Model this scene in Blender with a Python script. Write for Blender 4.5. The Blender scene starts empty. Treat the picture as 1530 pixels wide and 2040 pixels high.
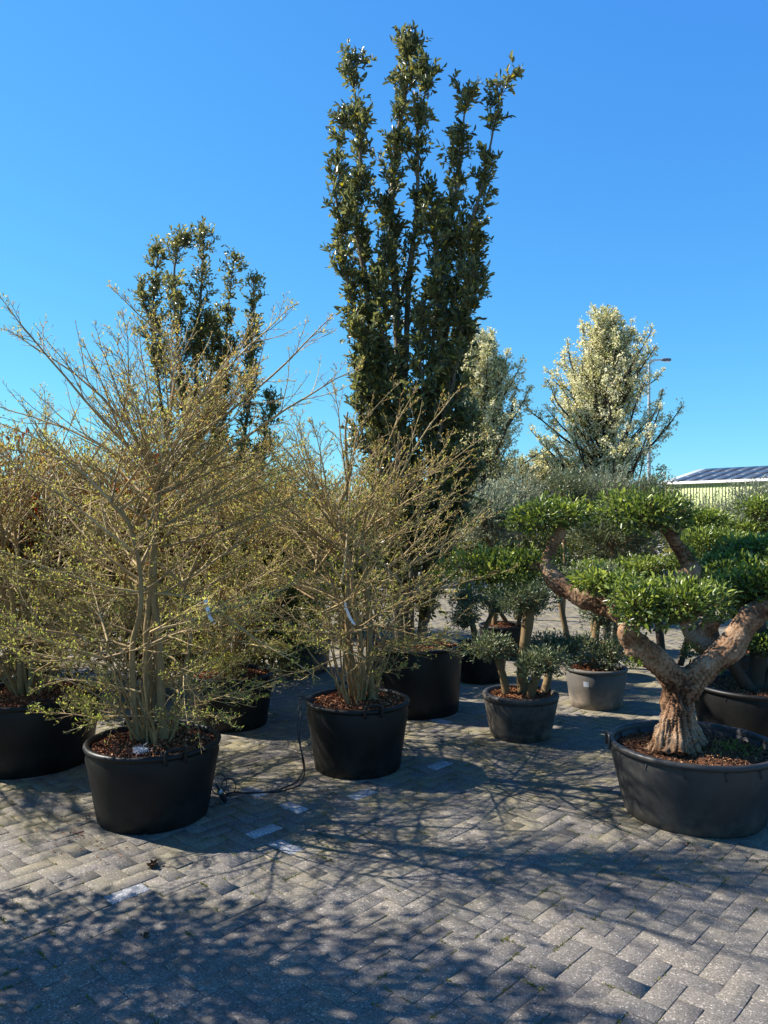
import bpy, math
import numpy as np
from mathutils import Vector

# ------------------------------------------------------------------ camera, sky, sun, exposure
scene = bpy.context.scene
COL = scene.collection
F, CX, HZ, CAMH = 1530.0, 765.0, 1030.0, 1.8
cam_d = bpy.data.cameras.new('camera')
cam = bpy.data.objects.new('camera', cam_d); COL.objects.link(cam)
cam.location = (0, 0, CAMH); cam.rotation_euler = (math.radians(90), 0, 0)
cam_d.sensor_fit = 'VERTICAL'; cam_d.sensor_height = 24.0; cam_d.lens = 18.0
cam_d.shift_y = (HZ - 1020.0) / 2040.0
cam_d.clip_start = 0.05; cam_d.clip_end = 3000
scene.camera = cam

SUN_EL = math.radians(41.0)
SUN_AZ = np.array([-0.954, 0.30]); SUN_AZ /= np.linalg.norm(SUN_AZ)
world = bpy.data.worlds.new('World'); scene.world = world; world.use_nodes = True
wn = world.node_tree; wn.nodes.clear()
sky = wn.nodes.new('ShaderNodeTexSky'); sky.sky_type = 'NISHITA'; sky.sun_disc = False
sky.sun_elevation = SUN_EL
sky.sun_rotation = math.atan2(SUN_AZ[0], SUN_AZ[1])
sky.altitude = 0; sky.air_density = 1.0; sky.dust_density = 0.0; sky.ozone_density = 4.0
bg = wn.nodes.new('ShaderNodeBackground'); bg.inputs['Strength'].default_value = 0.15
wo = wn.nodes.new('ShaderNodeOutputWorld')
sp_sky = wn.nodes.new('ShaderNodeSeparateColor'); cb_sky = wn.nodes.new('ShaderNodeCombineColor')   # camera-like grade of the whole sky
wn.links.new(sky.outputs[0], sp_sky.inputs[0])
for i_, (g_, a_) in enumerate(((.95, .031), (.74, .088), (.30, .248))):
    pw_ = wn.nodes.new('ShaderNodeMath'); pw_.operation = 'POWER'; pw_.inputs[1].default_value = g_
    mu_ = wn.nodes.new('ShaderNodeMath'); mu_.operation = 'MULTIPLY'; mu_.inputs[1].default_value = a_ / .15
    wn.links.new(sp_sky.outputs[i_], pw_.inputs[0]); wn.links.new(pw_.outputs[0], mu_.inputs[0]); wn.links.new(mu_.outputs[0], cb_sky.inputs[i_])
wn.links.new(cb_sky.outputs[0], bg.inputs[0]); wn.links.new(bg.outputs[0], wo.inputs[0])

sun_d = bpy.data.lights.new('sun', 'SUN'); sun_d.energy = 5.0; sun_d.angle = math.radians(0.55)
sun_d.color = (1.0, 0.94, 0.84)
sun = bpy.data.objects.new('sun', sun_d); COL.objects.link(sun)
sv = Vector((SUN_AZ[0]*math.cos(SUN_EL), SUN_AZ[1]*math.cos(SUN_EL), math.sin(SUN_EL)))
sun.rotation_euler = sv.to_track_quat('Z', 'Y').to_euler(); sun.location = (-20, 8, 20)

vs = scene.view_settings
vs.view_transform = 'Standard'; vs.look = 'None'; vs.exposure = 1.35; vs.gamma = 1.0; vs.use_curve_mapping = False
scene.render.engine = 'CYCLES'
scene.cycles.max_bounces = 8; scene.cycles.transparent_max_bounces = 8
scene.cycles.use_denoising = True

# ------------------------------------------------------------------ helpers
def W(x, y, Y):
    return np.array([(x - CX) / F * Y, Y, CAMH + (HZ - y) / F * Y])

def gnd(x, y):
    Y = F * CAMH / (y - HZ)
    return np.array([(x - CX) / F * Y, Y, 0.0])

def nrm(v):
    return v / np.maximum(np.linalg.norm(v, axis=-1, keepdims=True), 1e-9)

class MB:
    def __init__(s): s.v = []; s.f = []; s.t = []; s.n = 0
    def add(s, v, quads, tone=None):
        v = np.asarray(v, float).reshape(-1, 3)
        s.v.append(v); s.f.append(np.asarray(quads, np.int64).reshape(-1, 4) + s.n)
        s.t.append(np.full(len(v), .5) if tone is None else np.broadcast_to(tone, (len(v),)).astype(float))
        s.n += len(v)
    def mesh(s, name):
        m = bpy.data.meshes.new(name)
        v = np.concatenate(s.v).astype(np.float32); f = np.concatenate(s.f); t = np.concatenate(s.t).astype(np.float32)
        tri = f[:, 2] == f[:, 3]
        tot = np.where(tri, 3, 4); st = np.concatenate([[0], np.cumsum(tot)[:-1]])
        keep = np.ones(f.shape, bool); keep[tri, 3] = False
        loops = f[keep]
        m.vertices.add(len(v)); m.vertices.foreach_set('co', v.ravel())
        m.loops.add(len(loops)); m.loops.foreach_set('vertex_index', loops.astype(np.int32))
        m.polygons.add(len(f)); m.polygons.foreach_set('loop_start', st.astype(np.int32))
        a = m.attributes.new('tone', 'FLOAT', 'POINT'); a.data.foreach_set('value', t)
        m.update(calc_edges=True); m.validate()
        return m
    def build(s, name, mat, parent=None, smooth=False, kind=None):
        return mobj(name, s.mesh(name), mat, parent, smooth, kind)

def mobj(name, mesh, mat, parent=None, smooth=False, kind=None):
    o = bpy.data.objects.new(name, mesh); COL.objects.link(o)
    if mat and not mesh.materials: mesh.materials.append(mat)
    if smooth: mesh.polygons.foreach_set('use_smooth', np.ones(len(mesh.polygons), bool))
    if parent:
        o.parent = parent
        o.matrix_parent_inverse = parent.matrix_basis.inverted()   # geometry is laid out in world metres
    if kind: o['kind'] = kind
    return o

def empty(name, loc, label, cat, group=None):
    o = bpy.data.objects.new(name, None); COL.objects.link(o)
    o.location = loc; o.empty_display_size = .1
    tag(o, label, cat, group); return o

def tag(o, label=None, cat=None, group=None, kind=None):
    if label: o['label'] = label
    if cat: o['category'] = cat
    if group: o['group'] = group
    if kind: o['kind'] = kind
    return o

def copy_thing(o, loc, rz, sc, label, group=None):
    r = o.copy(); COL.objects.link(r)
    r.location = loc; r.rotation_euler = (0, 0, rz); r.scale = (sc, sc, sc); r['label'] = label
    if group: r['group'] = group
    for ch in list(o.children):
        c = ch.copy(); COL.objects.link(c); c.parent = r
        c.matrix_parent_inverse = ch.matrix_parent_inverse.copy()
    return r

def tubes(mb, P, R, k=4, tone=.5):
    P = np.asarray(P, float); R = np.asarray(R, float)
    if P.ndim == 2: P = P[None]; R = R[None]
    B, n, _ = P.shape
    T = nrm(np.gradient(P, axis=1)); d = nrm(P[:, -1] - P[:, 0])
    a = np.where(np.abs(d[:, 2:3]) < .8, np.array([[0, 0, 1.]]), np.array([[1., 0, 0]]))
    u0 = nrm(np.cross(d, a))[:, None, :]
    u = nrm(u0 - (u0 * T).sum(-1, keepdims=True) * T); w = np.cross(T, u)
    th = np.arange(k) * 2 * math.pi / k
    ring = P[:, :, None] + R[:, :, None, None] * (u[:, :, None] * np.cos(th)[:, None] + w[:, :, None] * np.sin(th)[:, None])
    idx = np.arange(B * n * k).reshape(B, n, k)
    a0 = idx[:, :-1]; a1 = np.roll(a0, -1, 2); b0 = idx[:, 1:]; b1 = np.roll(b0, -1, 2)
    q = np.stack([a0, a1, b1, b0], -1).reshape(-1, 4)
    tn = np.broadcast_to(np.asarray(tone, float).reshape(-1, 1, 1), (B, n, k)).ravel()
    mb.add(ring.reshape(-1, 3), q, tn)

def spline(pts, n):
    pts = np.asarray(pts, float); m = len(pts)
    ts = np.linspace(0, m - 1, n); i = np.clip(ts.astype(int), 0, m - 2); t = (ts - i)[:, None]
    p0 = pts[np.maximum(i - 1, 0)]; p1 = pts[i]; p2 = pts[i + 1]; p3 = pts[np.minimum(i + 2, m - 1)]
    return .5 * (2 * p1 + (p2 - p0) * t + (2 * p0 - 5 * p1 + 4 * p2 - p3) * t * t + (3 * p1 - p0 - 3 * p2 + p3) * t ** 3)

def limb(mb, pts, n=16, k=10, tone=.5, closed=True, rng=None, rough=0.0):
    """pts rows: x y z r"""
    s = spline(pts, n); R = np.maximum(s[:, 3], .001)
    if rng is not None and rough: R = R * (1 + rng.normal(0, rough, n))
    P = s[:, :3]
    if closed:
        d0 = nrm(P[0] - P[1]) * R[0] * .3; d1 = nrm(P[-1] - P[-2]) * R[-1] * .3
        P = np.concatenate([[P[0] + d0], P, [P[-1] + d1]]); R = np.concatenate([[.001], R, [.001]])
    tubes(mb, P, R, k, tone)

def grow(rng, start, d, L, n, wob=.1, up=0.):
    B = len(start); P = np.empty((B, n, 3)); P[:, 0] = start; d = nrm(d)
    up = np.broadcast_to(up, (B,)); step = (np.broadcast_to(L, (B,)) / (n - 1))[:, None]
    for i in range(1, n):
        d = d + rng.normal(0, wob, (B, 3)); d[:, 2] += up; d = nrm(d)
        P[:, i] = P[:, i - 1] + d * step
    return P

def spawn(rng, P, m, t0, t1, ang, jit, flat):
    B, n, _ = P.shape
    t = t0 + (t1 - t0) * (np.arange(m)[None] + rng.random((B, m))) / m
    x = np.clip(t * (n - 1), 0, n - 1.001); i = x.astype(int); fr = (x - i)[..., None]
    b = np.arange(B)[:, None]
    pos = P[b, i] * (1 - fr) + P[b, i + 1] * fr; T = nrm(P[b, i + 1] - P[b, i])
    side = nrm(np.cross(T, np.array([0.05, 0.03, 1.])))
    sg = np.where((np.arange(m)[None] + rng.integers(0, 2, (B, 1))) % 2 == 0, 1., -1.)[..., None]
    ph = rng.normal(0, flat, (B, m, 1)); side = side * sg
    side = side * np.cos(ph) + np.cross(T, side) * np.sin(ph)
    a = ang + rng.normal(0, jit, (B, m, 1))
    d = np.cos(a) * T + np.sin(a) * side
    return pos.reshape(-1, 3), d.reshape(-1, 3), t.ravel(), np.repeat(np.arange(B), m)

def leaf1(mb, p, d, nn, l, w, tone, fold=.25):
    """small rhombic leaf, one folded quad"""
    s = nrm(np.cross(d, nn)); l = np.asarray(l)[:, None]; w = np.asarray(w)[:, None]
    n2 = np.cross(s, d); m = p + d * l * .45 + n2 * w * fold
    v = np.stack([p, m + s * w * .5, p + d * l, m - s * w * .5], 1)
    q = np.arange(len(p) * 4).reshape(-1, 4)
    mb.add(v, q, np.repeat(tone, 4))

def leaf2(mb, p, d, nn, l, w, tone, fold=.22, curl=.08):
    """elliptic leaf, two quads folded on the midrib"""
    s = nrm(np.cross(d, nn)); l = np.asarray(l)[:, None]; w = np.asarray(w)[:, None]
    n2 = np.cross(s, d); up = n2 * w * fold
    tip = p + d * l - n2 * l * curl
    a = p + d * l * .28 + up; b = p + d * l * .68 + up - n2 * l * curl * .4
    v = np.stack([p, a + s * w * .42, b + s * w * .42, tip, b - s * w * .42, a - s * w * .42], 1)
    i = np.arange(len(p))[:, None] * 6
    q = np.concatenate([i + np.array([[0, 1, 2, 3]]), i + np.array([[0, 3, 4, 5]])])
    mb.add(v, q, np.repeat(tone, 6))

def rdir(rng, n): return nrm(rng.normal(0, 1, (n, 3)))

def lathe(mb, prof, seg=48, c=(0, 0, 0), tone=.5, wob=None):
    prof = np.asarray(prof, float); th = np.arange(seg) * 2 * math.pi / seg
    r = prof[:, 0][:, None] * np.ones(seg)
    if wob is not None: r = r * (1 + wob * np.sin(2 * th + 1.)[None])
    v = np.stack([r * np.cos(th), r * np.sin(th), np.repeat(prof[:, 1][:, None], seg, 1)], -1) + np.asarray(c)
    idx = np.arange(len(prof) * seg).reshape(len(prof), seg)
    a0 = idx[:-1]; a1 = np.roll(a0, -1, 1); b0 = idx[1:]; b1 = np.roll(b0, -1, 1)
    mb.add(v, np.stack([a0, a1, b1, b0], -1), tone)

BOXQ = np.array([[0, 3, 2, 1], [4, 5, 6, 7], [0, 1, 5, 4], [1, 2, 6, 5], [2, 3, 7, 6], [3, 0, 4, 7]])
def box(mb, o, ex, ey, ez, tone=.5):
    """parallelepiped from corner o with edge vectors"""
    o, ex, ey, ez = map(lambda a: np.asarray(a, float), (o, ex, ey, ez))
    mb.add([o, o + ex, o + ex + ey, o + ey, o + ez, o + ex + ez, o + ex + ey + ez, o + ey + ez], BOXQ, tone)

# ------------------------------------------------------------------ materials
def newmat(name):
    m = bpy.data.materials.new(name); m.use_nodes = True
    nt = m.node_tree; b = nt.nodes['Principled BSDF']; return m, nt, b

def N(nt, t, **kw):
    n = nt.nodes.new(t)
    for k, v in kw.items():
        if k in n.inputs: n.inputs[k].default_value = v
        else: setattr(n, k, v)
    return n

def ramp(nt, cols, pos=None):
    r = nt.nodes.new('ShaderNodeValToRGB'); e = r.color_ramp.elements
    pos = pos or [i / (len(cols) - 1) for i in range(len(cols))]
    while len(e) < len(cols): e.new(.5)
    for i, (c, p) in enumerate(zip(cols, pos)): e[i].position = p; e[i].color = (*c, 1)
    return r

def leafmat(name, cols, pos=None, trans=.3, rough=.45, spec=.4, tcol=1.25):
    m, nt, b = newmat(name); L = nt.links.new
    at = N(nt, 'ShaderNodeAttribute', attribute_name='tone')
    r = ramp(nt, cols, pos); L(at.outputs['Fac'], r.inputs[0])
    L(r.outputs[0], b.inputs['Base Color']); b.inputs['Roughness'].default_value = rough
    b.inputs['Specular IOR Level'].default_value = spec
    tr = nt.nodes.new('ShaderNodeBsdfTranslucent')
    hs = N(nt, 'ShaderNodeHueSaturation', Saturation=1.1, Value=tcol)
    L(r.outputs[0], hs.inputs['Color']); L(hs.outputs[0], tr.inputs[0])
    mx = nt.nodes.new('ShaderNodeMixShader'); mx.inputs[0].default_value = trans
    L(b.outputs[0], mx.inputs[1]); L(tr.outputs[0], mx.inputs[2])
    L(mx.outputs[0], nt.nodes['Material Output'].inputs[0])
    return m

def barkmat(name, cols, scale=(14, 14, 4), bump=.5, dist=.01, rough=.85, pos=None, detail=6):
    m, nt, b = newmat(name); L = nt.links.new
    tc = nt.nodes.new('ShaderNodeNewGeometry')
    mp = N(nt, 'ShaderNodeMapping'); mp.inputs['Scale'].default_value = scale
    L(tc.outputs['Position'], mp.inputs[0])
    n1 = N(nt, 'ShaderNodeTexNoise', Scale=1.0, Detail=float(detail), Roughness=.65, Distortion=.6); L(mp.outputs[0], n1.inputs['Vector'])
    r = ramp(nt, cols, pos); L(n1.outputs[0], r.inputs[0]); L(r.outputs[0], b.inputs['Base Color'])
    b.inputs['Roughness'].default_value = rough; b.inputs['Specular IOR Level'].default_value = .2
    bp = N(nt, 'ShaderNodeBump', Strength=bump, Distance=dist); L(n1.outputs[0], bp.inputs['Height'])
    L(bp.outputs[0], b.inputs['Normal']); return m

def plastic(name, col, dust, rough=.42, dustamt=.5, dusth=.5):
    """black nursery plastic with scuffs and a dusty foot"""
    m, nt, b = newmat(name); L = nt.links.new
    g = nt.nodes.new('ShaderNodeNewGeometry')
    n1 = N(nt, 'ShaderNodeTexNoise', Scale=5.0, Detail=8.0, Roughness=.7); L(g.outputs['Position'], n1.inputs['Vector'])
    sx = nt.nodes.new('ShaderNodeSeparateXYZ'); L(g.outputs['Position'], sx.inputs[0])
    mr = N(nt, 'ShaderNodeMapRange'); mr.inputs['From Min'].default_value = 0.0; mr.inputs['From Max'].default_value = dusth
    mr.inputs['To Min'].default_value = 1.0; mr.inputs['To Max'].default_value = 0.0
    L(sx.outputs['Z'], mr.inputs[0])
    r1 = ramp(nt, [(0, 0, 0), (1, 1, 1)], [.38, .72]); L(n1.outputs[0], r1.inputs[0])
    pw = N(nt, 'ShaderNodeMath', operation='POWER'); L(mr.outputs[0], pw.inputs[0]); pw.inputs[1].default_value = 2.2
    ad = N(nt, 'ShaderNodeMath', operation='ADD'); L(pw.outputs[0], ad.inputs[0]); ad.inputs[1].default_value = .16
    mu = N(nt, 'ShaderNodeMath', operation='MULTIPLY'); L(r1.outputs[0], mu.inputs[0]); L(ad.outputs[0], mu.inputs[1])
    m2 = N(nt, 'ShaderNodeMath', operation='MULTIPLY'); L(mu.outputs[0], m2.inputs[0]); m2.inputs[1].default_value = dustamt; m2.use_clamp = True
    mx = N(nt, 'ShaderNodeMix', data_type='RGBA'); L(m2.outputs[0], mx.inputs[0])
    mx.inputs[6].default_value = (*col, 1); mx.inputs[7].default_value = (*dust, 1)
    L(mx.outputs[2], b.inputs['Base Color'])
    n2 = N(nt, 'ShaderNodeTexNoise', Scale=40.0, Detail=4.0); L(g.outputs['Position'], n2.inputs['Vector'])
    rr = N(nt, 'ShaderNodeMapRange'); rr.inputs['To Min'].default_value = rough - .08; rr.inputs['To Max'].default_value = rough + .2
    L(n1.outputs[0], rr.inputs[0]); L(rr.outputs[0], b.inputs['Roughness']); b.inputs['Specular IOR Level'].default_value = .28
    bp = N(nt, 'ShaderNodeBump', Strength=.15, Distance=.004); L(n2.outputs[0], bp.inputs['Height']); L(bp.outputs[0], b.inputs['Normal'])
    return m

def flat(name, col, rough=.6, metal=0., spec=.4):
    m, nt, b = newmat(name); L = nt.links.new
    g = nt.nodes.new('ShaderNodeNewGeometry')
    n1 = N(nt, 'ShaderNodeTexNoise', Scale=9.0, Detail=5.0); L(g.outputs['Position'], n1.inputs['Vector'])
    c = np.array(col); r = ramp(nt, [tuple(c * .82), tuple(np.minimum(c * 1.12, 1))], [.3, .7]); L(n1.outputs[0], r.inputs[0])
    L(r.outputs[0], b.inputs['Base Color']); b.inputs['Roughness'].default_value = rough
    b.inputs['Metallic'].default_value = metal; b.inputs['Specular IOR Level'].default_value = spec
    return m

def pavermat(name, white=False):
    m, nt, b = newmat(name); L = nt.links.new
    g = nt.nodes.new('ShaderNodeNewGeometry')
    at = N(nt, 'ShaderNodeAttribute', attribute_name='tone')
    if white: r = ramp(nt, [(.24, .245, .255), (.31, .315, .325)])
    else: r = ramp(nt, [(.122, .110, .101), (.130, .117, .106), (.134, .121, .111), (.144, .127, .110)], [0, .4, .7, 1])
    L(at.outputs['Fac'], r.inputs[0])
    # aggregate speckle
    v = N(nt, 'ShaderNodeTexVoronoi', Scale=190.0); L(g.outputs['Position'], v.inputs['Vector'])
    sp = nt.nodes.new('ShaderNodeSeparateColor'); L(v.outputs['Color'], sp.inputs[0])
    rs = ramp(nt, [(.5, .5, .5), (.95, .95, .95), (1.3, 1.3, 1.3), (3.2, 3.1, 3.0)], [0, .45, .92, 1.0]); L(sp.outputs[0], rs.inputs[0])
    mu = N(nt, 'ShaderNodeMix', data_type='RGBA', blend_type='MULTIPLY'); mu.inputs[0].default_value = .85
    L(r.outputs[0], mu.inputs[6]); L(rs.outputs[0], mu.inputs[7])
    # stains
    n2 = N(nt, 'ShaderNodeTexNoise', Scale=1.3, Detail=6.0, Roughness=.6); L(g.outputs['Position'], n2.inputs['Vector'])
    r2 = ramp(nt, [(.62, .62, .64), (1.0, 1.0, 1.0), (1.2, 1.17, 1.1)], [.28, .5, .74]); L(n2.outputs[0], r2.inputs[0])
    m3 = N(nt, 'ShaderNodeMix', data_type='RGBA', blend_type='MULTIPLY'); m3.inputs[0].default_value = .9
    L(mu.outputs[2], m3.inputs[6]); L(r2.outputs[0], m3.inputs[7])
    # algae film; among the pots its stronger yellow also paints in sunlit ground
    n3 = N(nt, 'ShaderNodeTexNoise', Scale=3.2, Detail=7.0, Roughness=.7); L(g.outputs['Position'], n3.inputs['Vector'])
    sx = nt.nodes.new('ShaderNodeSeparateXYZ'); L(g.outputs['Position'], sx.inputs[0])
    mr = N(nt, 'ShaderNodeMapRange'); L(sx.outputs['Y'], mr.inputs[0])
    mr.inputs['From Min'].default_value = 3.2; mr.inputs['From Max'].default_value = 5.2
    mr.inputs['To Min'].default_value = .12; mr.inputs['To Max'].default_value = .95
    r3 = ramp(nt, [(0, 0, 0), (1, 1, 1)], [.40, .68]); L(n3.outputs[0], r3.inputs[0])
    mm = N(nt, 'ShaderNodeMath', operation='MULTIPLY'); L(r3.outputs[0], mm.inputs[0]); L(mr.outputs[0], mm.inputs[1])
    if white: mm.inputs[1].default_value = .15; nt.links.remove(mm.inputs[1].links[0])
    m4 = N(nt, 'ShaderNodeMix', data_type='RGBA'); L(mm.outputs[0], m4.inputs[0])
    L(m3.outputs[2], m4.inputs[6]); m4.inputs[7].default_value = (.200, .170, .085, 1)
    L(m4.outputs[2], b.inputs['Base Color'])
    b.inputs['Roughness'].default_value = .85; b.inputs['Specular IOR Level'].default_value = .22
    n4 = N(nt, 'ShaderNodeTexNoise', Scale=260.0, Detail=2.0); L(g.outputs['Position'], n4.inputs['Vector'])
    bp = N(nt, 'ShaderNodeBump', Strength=.55, Distance=.003); L(n4.outputs[0], bp.inputs['Height']); L(bp.outputs[0], b.inputs['Normal'])
    return m

M = {}
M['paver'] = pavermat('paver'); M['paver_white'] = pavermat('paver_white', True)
M['joint'] = barkmat('joint_sand', [(.05, .042, .028), (.11, .095, .06), (.10, .11, .035)], (9, 9, 9), .6, .006, .95)
M['far_ground'] = barkmat('far_ground', [(.20, .19, .175), (.27, .255, .23)], (1.2, 1.2, 1.2), .1, .004, .9)
M['pot_black'] = plastic('black_pot', (.0042, .0042, .0046), (.14, .12, .095), .42, .2, .40)
M['pot_worn'] = plastic('worn_pot', (.036, .034, .032), (.26, .215, .165), .5, 1.0, .40)
M['pot_faded'] = plastic('faded_pot', (.085, .078, .070), (.30, .235, .17), .6, 1.2, .40)
M['pot_big'] = plastic('big_pot', (.030, .030, .031), (.26, .225, .18), .38, .45, .30)
M['soil'] = barkmat('soil', [(.03, .014, .008), (.10, .042, .02), (.17, .075, .036)], (45, 45, 45), 1.0, .012, .95)
M['mulch'] = leafmat('bark_mulch', [(.06, .022, .011), (.20, .075, .034), (.32, .135, .06), (.48, .28, .15)], [0, .45, .85, 1], .0, .85, .2)
M['earth'] = leafmat('peat_crumbs', [(.04, .018, .010), (.15, .07, .032), (.28, .145, .072), (.50, .36, .22)], [0, .5, .9, 1], .0, .9, .2)
M['shrub_bark'] = barkmat('shrub_bark', [(.09, .058, .025), (.24, .165, .075), (.42, .32, .17)], (30, 30, 8), .5, .006, .8)
M['shrub_twig'] = leafmat('shrub_twig', [(.10, .058, .024), (.27, .180, .074), (.48, .37, .18)], None, .0, .7, .3)
M['shrub_leaf'] = leafmat('shrub_leaf', [(.33, .20, .07), (.36, .31, .09), (.35, .36, .095), (.24, .33, .07)], [0, .3, .65, 1], .5, .5, .35, 1.5)
M['red_leaf'] = leafmat('red_bush_leaf', [(.26, .035, .025), (.22, .075, .035), (.14, .11, .035), (.07, .09, .025)], [0, .3, .6, 1], .3, .4, .4)
M['oak_leaf'] = leafmat('evergreen_leaf', [(.042, .054, .024), (.125, .135, .050), (.25, .24, .085), (.46, .36, .03)], [0, .5, .93, 1], .42, .32, .5)
M['tree_leaf'] = leafmat('small_evergreen_leaf', [(.055, .062, .024), (.15, .15, .045), (.27, .245, .07)], None, .45, .32, .5)
M['slim_leaf'] = leafmat('slim_tree_leaf', [(.07, .078, .03), (.19, .185, .06), (.33, .30, .10)], None, .45, .32, .5)
M['oak_bark'] = barkmat('grey_bark', [(.05, .042, .03), (.12, .10, .07), (.17, .14, .09)], (22, 22, 6), .6, .008, .85)
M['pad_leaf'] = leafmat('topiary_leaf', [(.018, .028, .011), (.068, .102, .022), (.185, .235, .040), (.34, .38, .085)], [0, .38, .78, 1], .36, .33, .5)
M['olive_leaf'] = leafmat('olive_leaf', [(.045, .060, .030), (.090, .115, .052), (.165, .19, .085), (.23, .24, .12)], [0, .4, .8, 1], .2, .42, .45)
M['grey_leaf'] = leafmat('grey_leaf', [(.12, .135, .09), (.21, .235, .15), (.31, .33, .22)], None, .25, .5, .35)
M['blossom'] = leafmat('blossom', [(.16, .19, .045), (.40, .39, .13), (.66, .61, .32), (.80, .76, .54)], [0, .3, .6, 1], .35, .7, .2, 1.0)
M['dark_bark'] = barkmat('dark_bark', [(.03, .022, .016), (.07, .055, .04)], (8, 8, 3), .4, .02, .9)
M['bonsai_bark'] = leafmat('old_olive_bark', [(.022, .010, .005), (.115, .054, .027), (.225, .130, .073), (.31, .205, .13), (.40, .31, .22)], [0, .3, .55, .8, 1], 0., .9, .2)
def add_bump(m, scale, strength, dist):
    nt = m.node_tree; g = nt.nodes.new('ShaderNodeNewGeometry'); n1 = N(nt, 'ShaderNodeTexNoise', Scale=scale, Detail=8.0, Roughness=.7)
    nt.links.new(g.outputs['Position'], n1.inputs['Vector']); bp = N(nt, 'ShaderNodeBump', Strength=strength, Distance=dist)
    nt.links.new(n1.outputs[0], bp.inputs['Height']); nt.links.new(bp.outputs[0], nt.nodes['Principled BSDF'].inputs['Normal'])
add_bump(M['bonsai_bark'], 90., 1.0, .008)
M['olive_stem'] = barkmat('olive_stem', [(.07, .045, .022), (.16, .105, .05), (.24, .175, .095)], (18, 18, 5), .5, .006, .85)
M['moss'] = leafmat('joint_moss', [(.06, .08, .012), (.16, .18, .03), (.26, .22, .08)], None, .3, .8, .2)
M['hose'] = flat('hose_rubber', (.014, .014, .016), .45)
M['white_plastic'] = flat('white_plastic', (.75, .77, .80), .45)
M['fluff'] = leafmat('fluff', [(.55, .56, .6), (.85, .86, .9)], None, .4, .8, .2)
M['metal'] = flat('galvanised', (.42, .43, .44), .45, .6)
M['lamp_dark'] = flat('lamp_head_grey', (.10, .11, .13), .5)
M['green_wall'] = flat('green_cladding', (.30, .34, .135), .55)
M['white_paint'] = flat('white_fascia', (.78, .78, .76), .5)
M['panel'] = flat('glass_panel', (.05, .055, .07), .35, 0., .4)
M['panel_frame'] = flat('panel_frame', (.35, .37, .40), .4)
M['litter'] = leafmat('dry_litter', [(.06, .03, .02), (.16, .10, .06)], None, .1, .9, .2)

# ------------------------------------------------------------------ paved yard
rg = np.random.default_rng(3)
g = MB(); S = 1500.0
g.add([[-S, -60, -.012], [S, -60, -.012], [S, S, -.012], [-S, S, -.012]], [[0, 1, 2, 3]])
ground = g.build('ground', M['far_ground'], kind='structure')
tag(ground, 'wide paved nursery yard reaching to the horizon', None)
j = MB(); j.add([[-10, .8, -.006], [12, .8, -.006], [12, 19, -.006], [-10, 19, -.006]], [[0, 1, 2, 3]])
pavement = j.build('pavement', M['joint'], kind='structure')
tag(pavement, 'grey herringbone brick paving with mossy joints', None)

Wd = .1; ANG = math.radians(47.0)
U = np.array([math.cos(ANG), math.sin(ANG)]); V = np.array([-U[1], U[0]])
BL, BW, BH = .1978, .0978, .012
def brickverts(L, Wb, bev=.0025, seed=0):
    r = np.random.default_rng(seed); a, b2 = L / 2, Wb / 2
    c = lambda x, y, z: [[-x, -y, z], [x, -y, z], [x, y, z], [-x, y, z]]
    v = np.array(c(a, b2, -.02) + c(a, b2, -.0018) + c(a - bev, b2 - bev, 0.))
    v[4:, :2] += r.normal(0, .0011, (8, 2)); v[8:, 2] += r.normal(0, .0007, 4)
    return v
BRQ = [[8, 9, 10, 11]] + [[i, (i + 1) % 4, 4 + (i + 1) % 4, 4 + i] for i in range(4)] + [[4 + i, 4 + (i + 1) % 4, 8 + (i + 1) % 4, 8 + i] for i in range(4)]
bricks = []
NB = 260
for ix in range(-NB, NB):
    for iy in range(-NB, NB):
        k = (ix - iy) % 4
        if k == 0: c = (ix + 1, iy + .5); o = 0
        elif k == 3: c = (ix + .5, iy + 1); o = 1
        else: continue
        p = (c[0] * U + c[1] * V) * Wd
        y = p[1] + 8.0; x = p[0]
        if 1.2 < y < 18.0 and abs(x - .3) < y * .56 + 1.6: bricks.append((x, y, o))
bricks = np.array(bricks)
# pale marker bricks
WHITE = [(269, 1766, 0), (547, 1612, 1), (535, 1660, 0), (884, 1524, 0), (909, 1435, 1), (732, 1583, 0), (571, 1689, 0), (470, 1585, 1)]
wi = []
for (px, py, o) in WHITE:
    q = gnd(px, py); d = np.hypot(bricks[:, 0] - q[0], bricks[:, 1] - q[1]) + (bricks[:, 2] != o) * .12
    wi.append(int(np.argmin(d)))
pxs = CX + bricks[:, 0] / bricks[:, 1] * F; pys = HZ + CAMH / bricks[:, 1] * F
inframe = (pxs > -20) & (pxs < 1550) & (pys < 2060) & (bricks[:, 1] > 2.6)
order = [i for i in np.argsort(bricks[:, 1]) if inframe[i] and i not in wi][:292]
single = set(order) | set(wi)
variants = []
for s_ in range(16):
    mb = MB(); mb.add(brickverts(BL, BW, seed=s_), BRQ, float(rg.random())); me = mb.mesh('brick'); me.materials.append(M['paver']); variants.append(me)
wmesh = []
for s_ in range(4):
    mb = MB(); mb.add(brickverts(BL, BW, seed=40 + s_), BRQ, float(rg.random())); me = mb.mesh('brick'); me.materials.append(M['paver_white']); wmesh.append(me)
for i in sorted(single):
    x, y, o = bricks[i]; w = i in wi
    ob = bpy.data.objects.new('brick', wmesh[i % 4] if w else variants[int(rg.integers(16))]); COL.objects.link(ob)
    ob.location = (x, y, rg.normal(0, .0012) + (.001 if w else 0)); ob.rotation_euler = (rg.normal(0, .007), rg.normal(0, .007), ANG + o * math.pi / 2 + rg.normal(0, .006) + (math.pi if rg.random() < .5 else 0))
    ob.parent = pavement
    if w: ob['label'] = 'pale blue-white marker brick in the grey paving'
rest = np.array([i for i in range(len(bricks)) if i not in single]); nb = len(rest)
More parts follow.
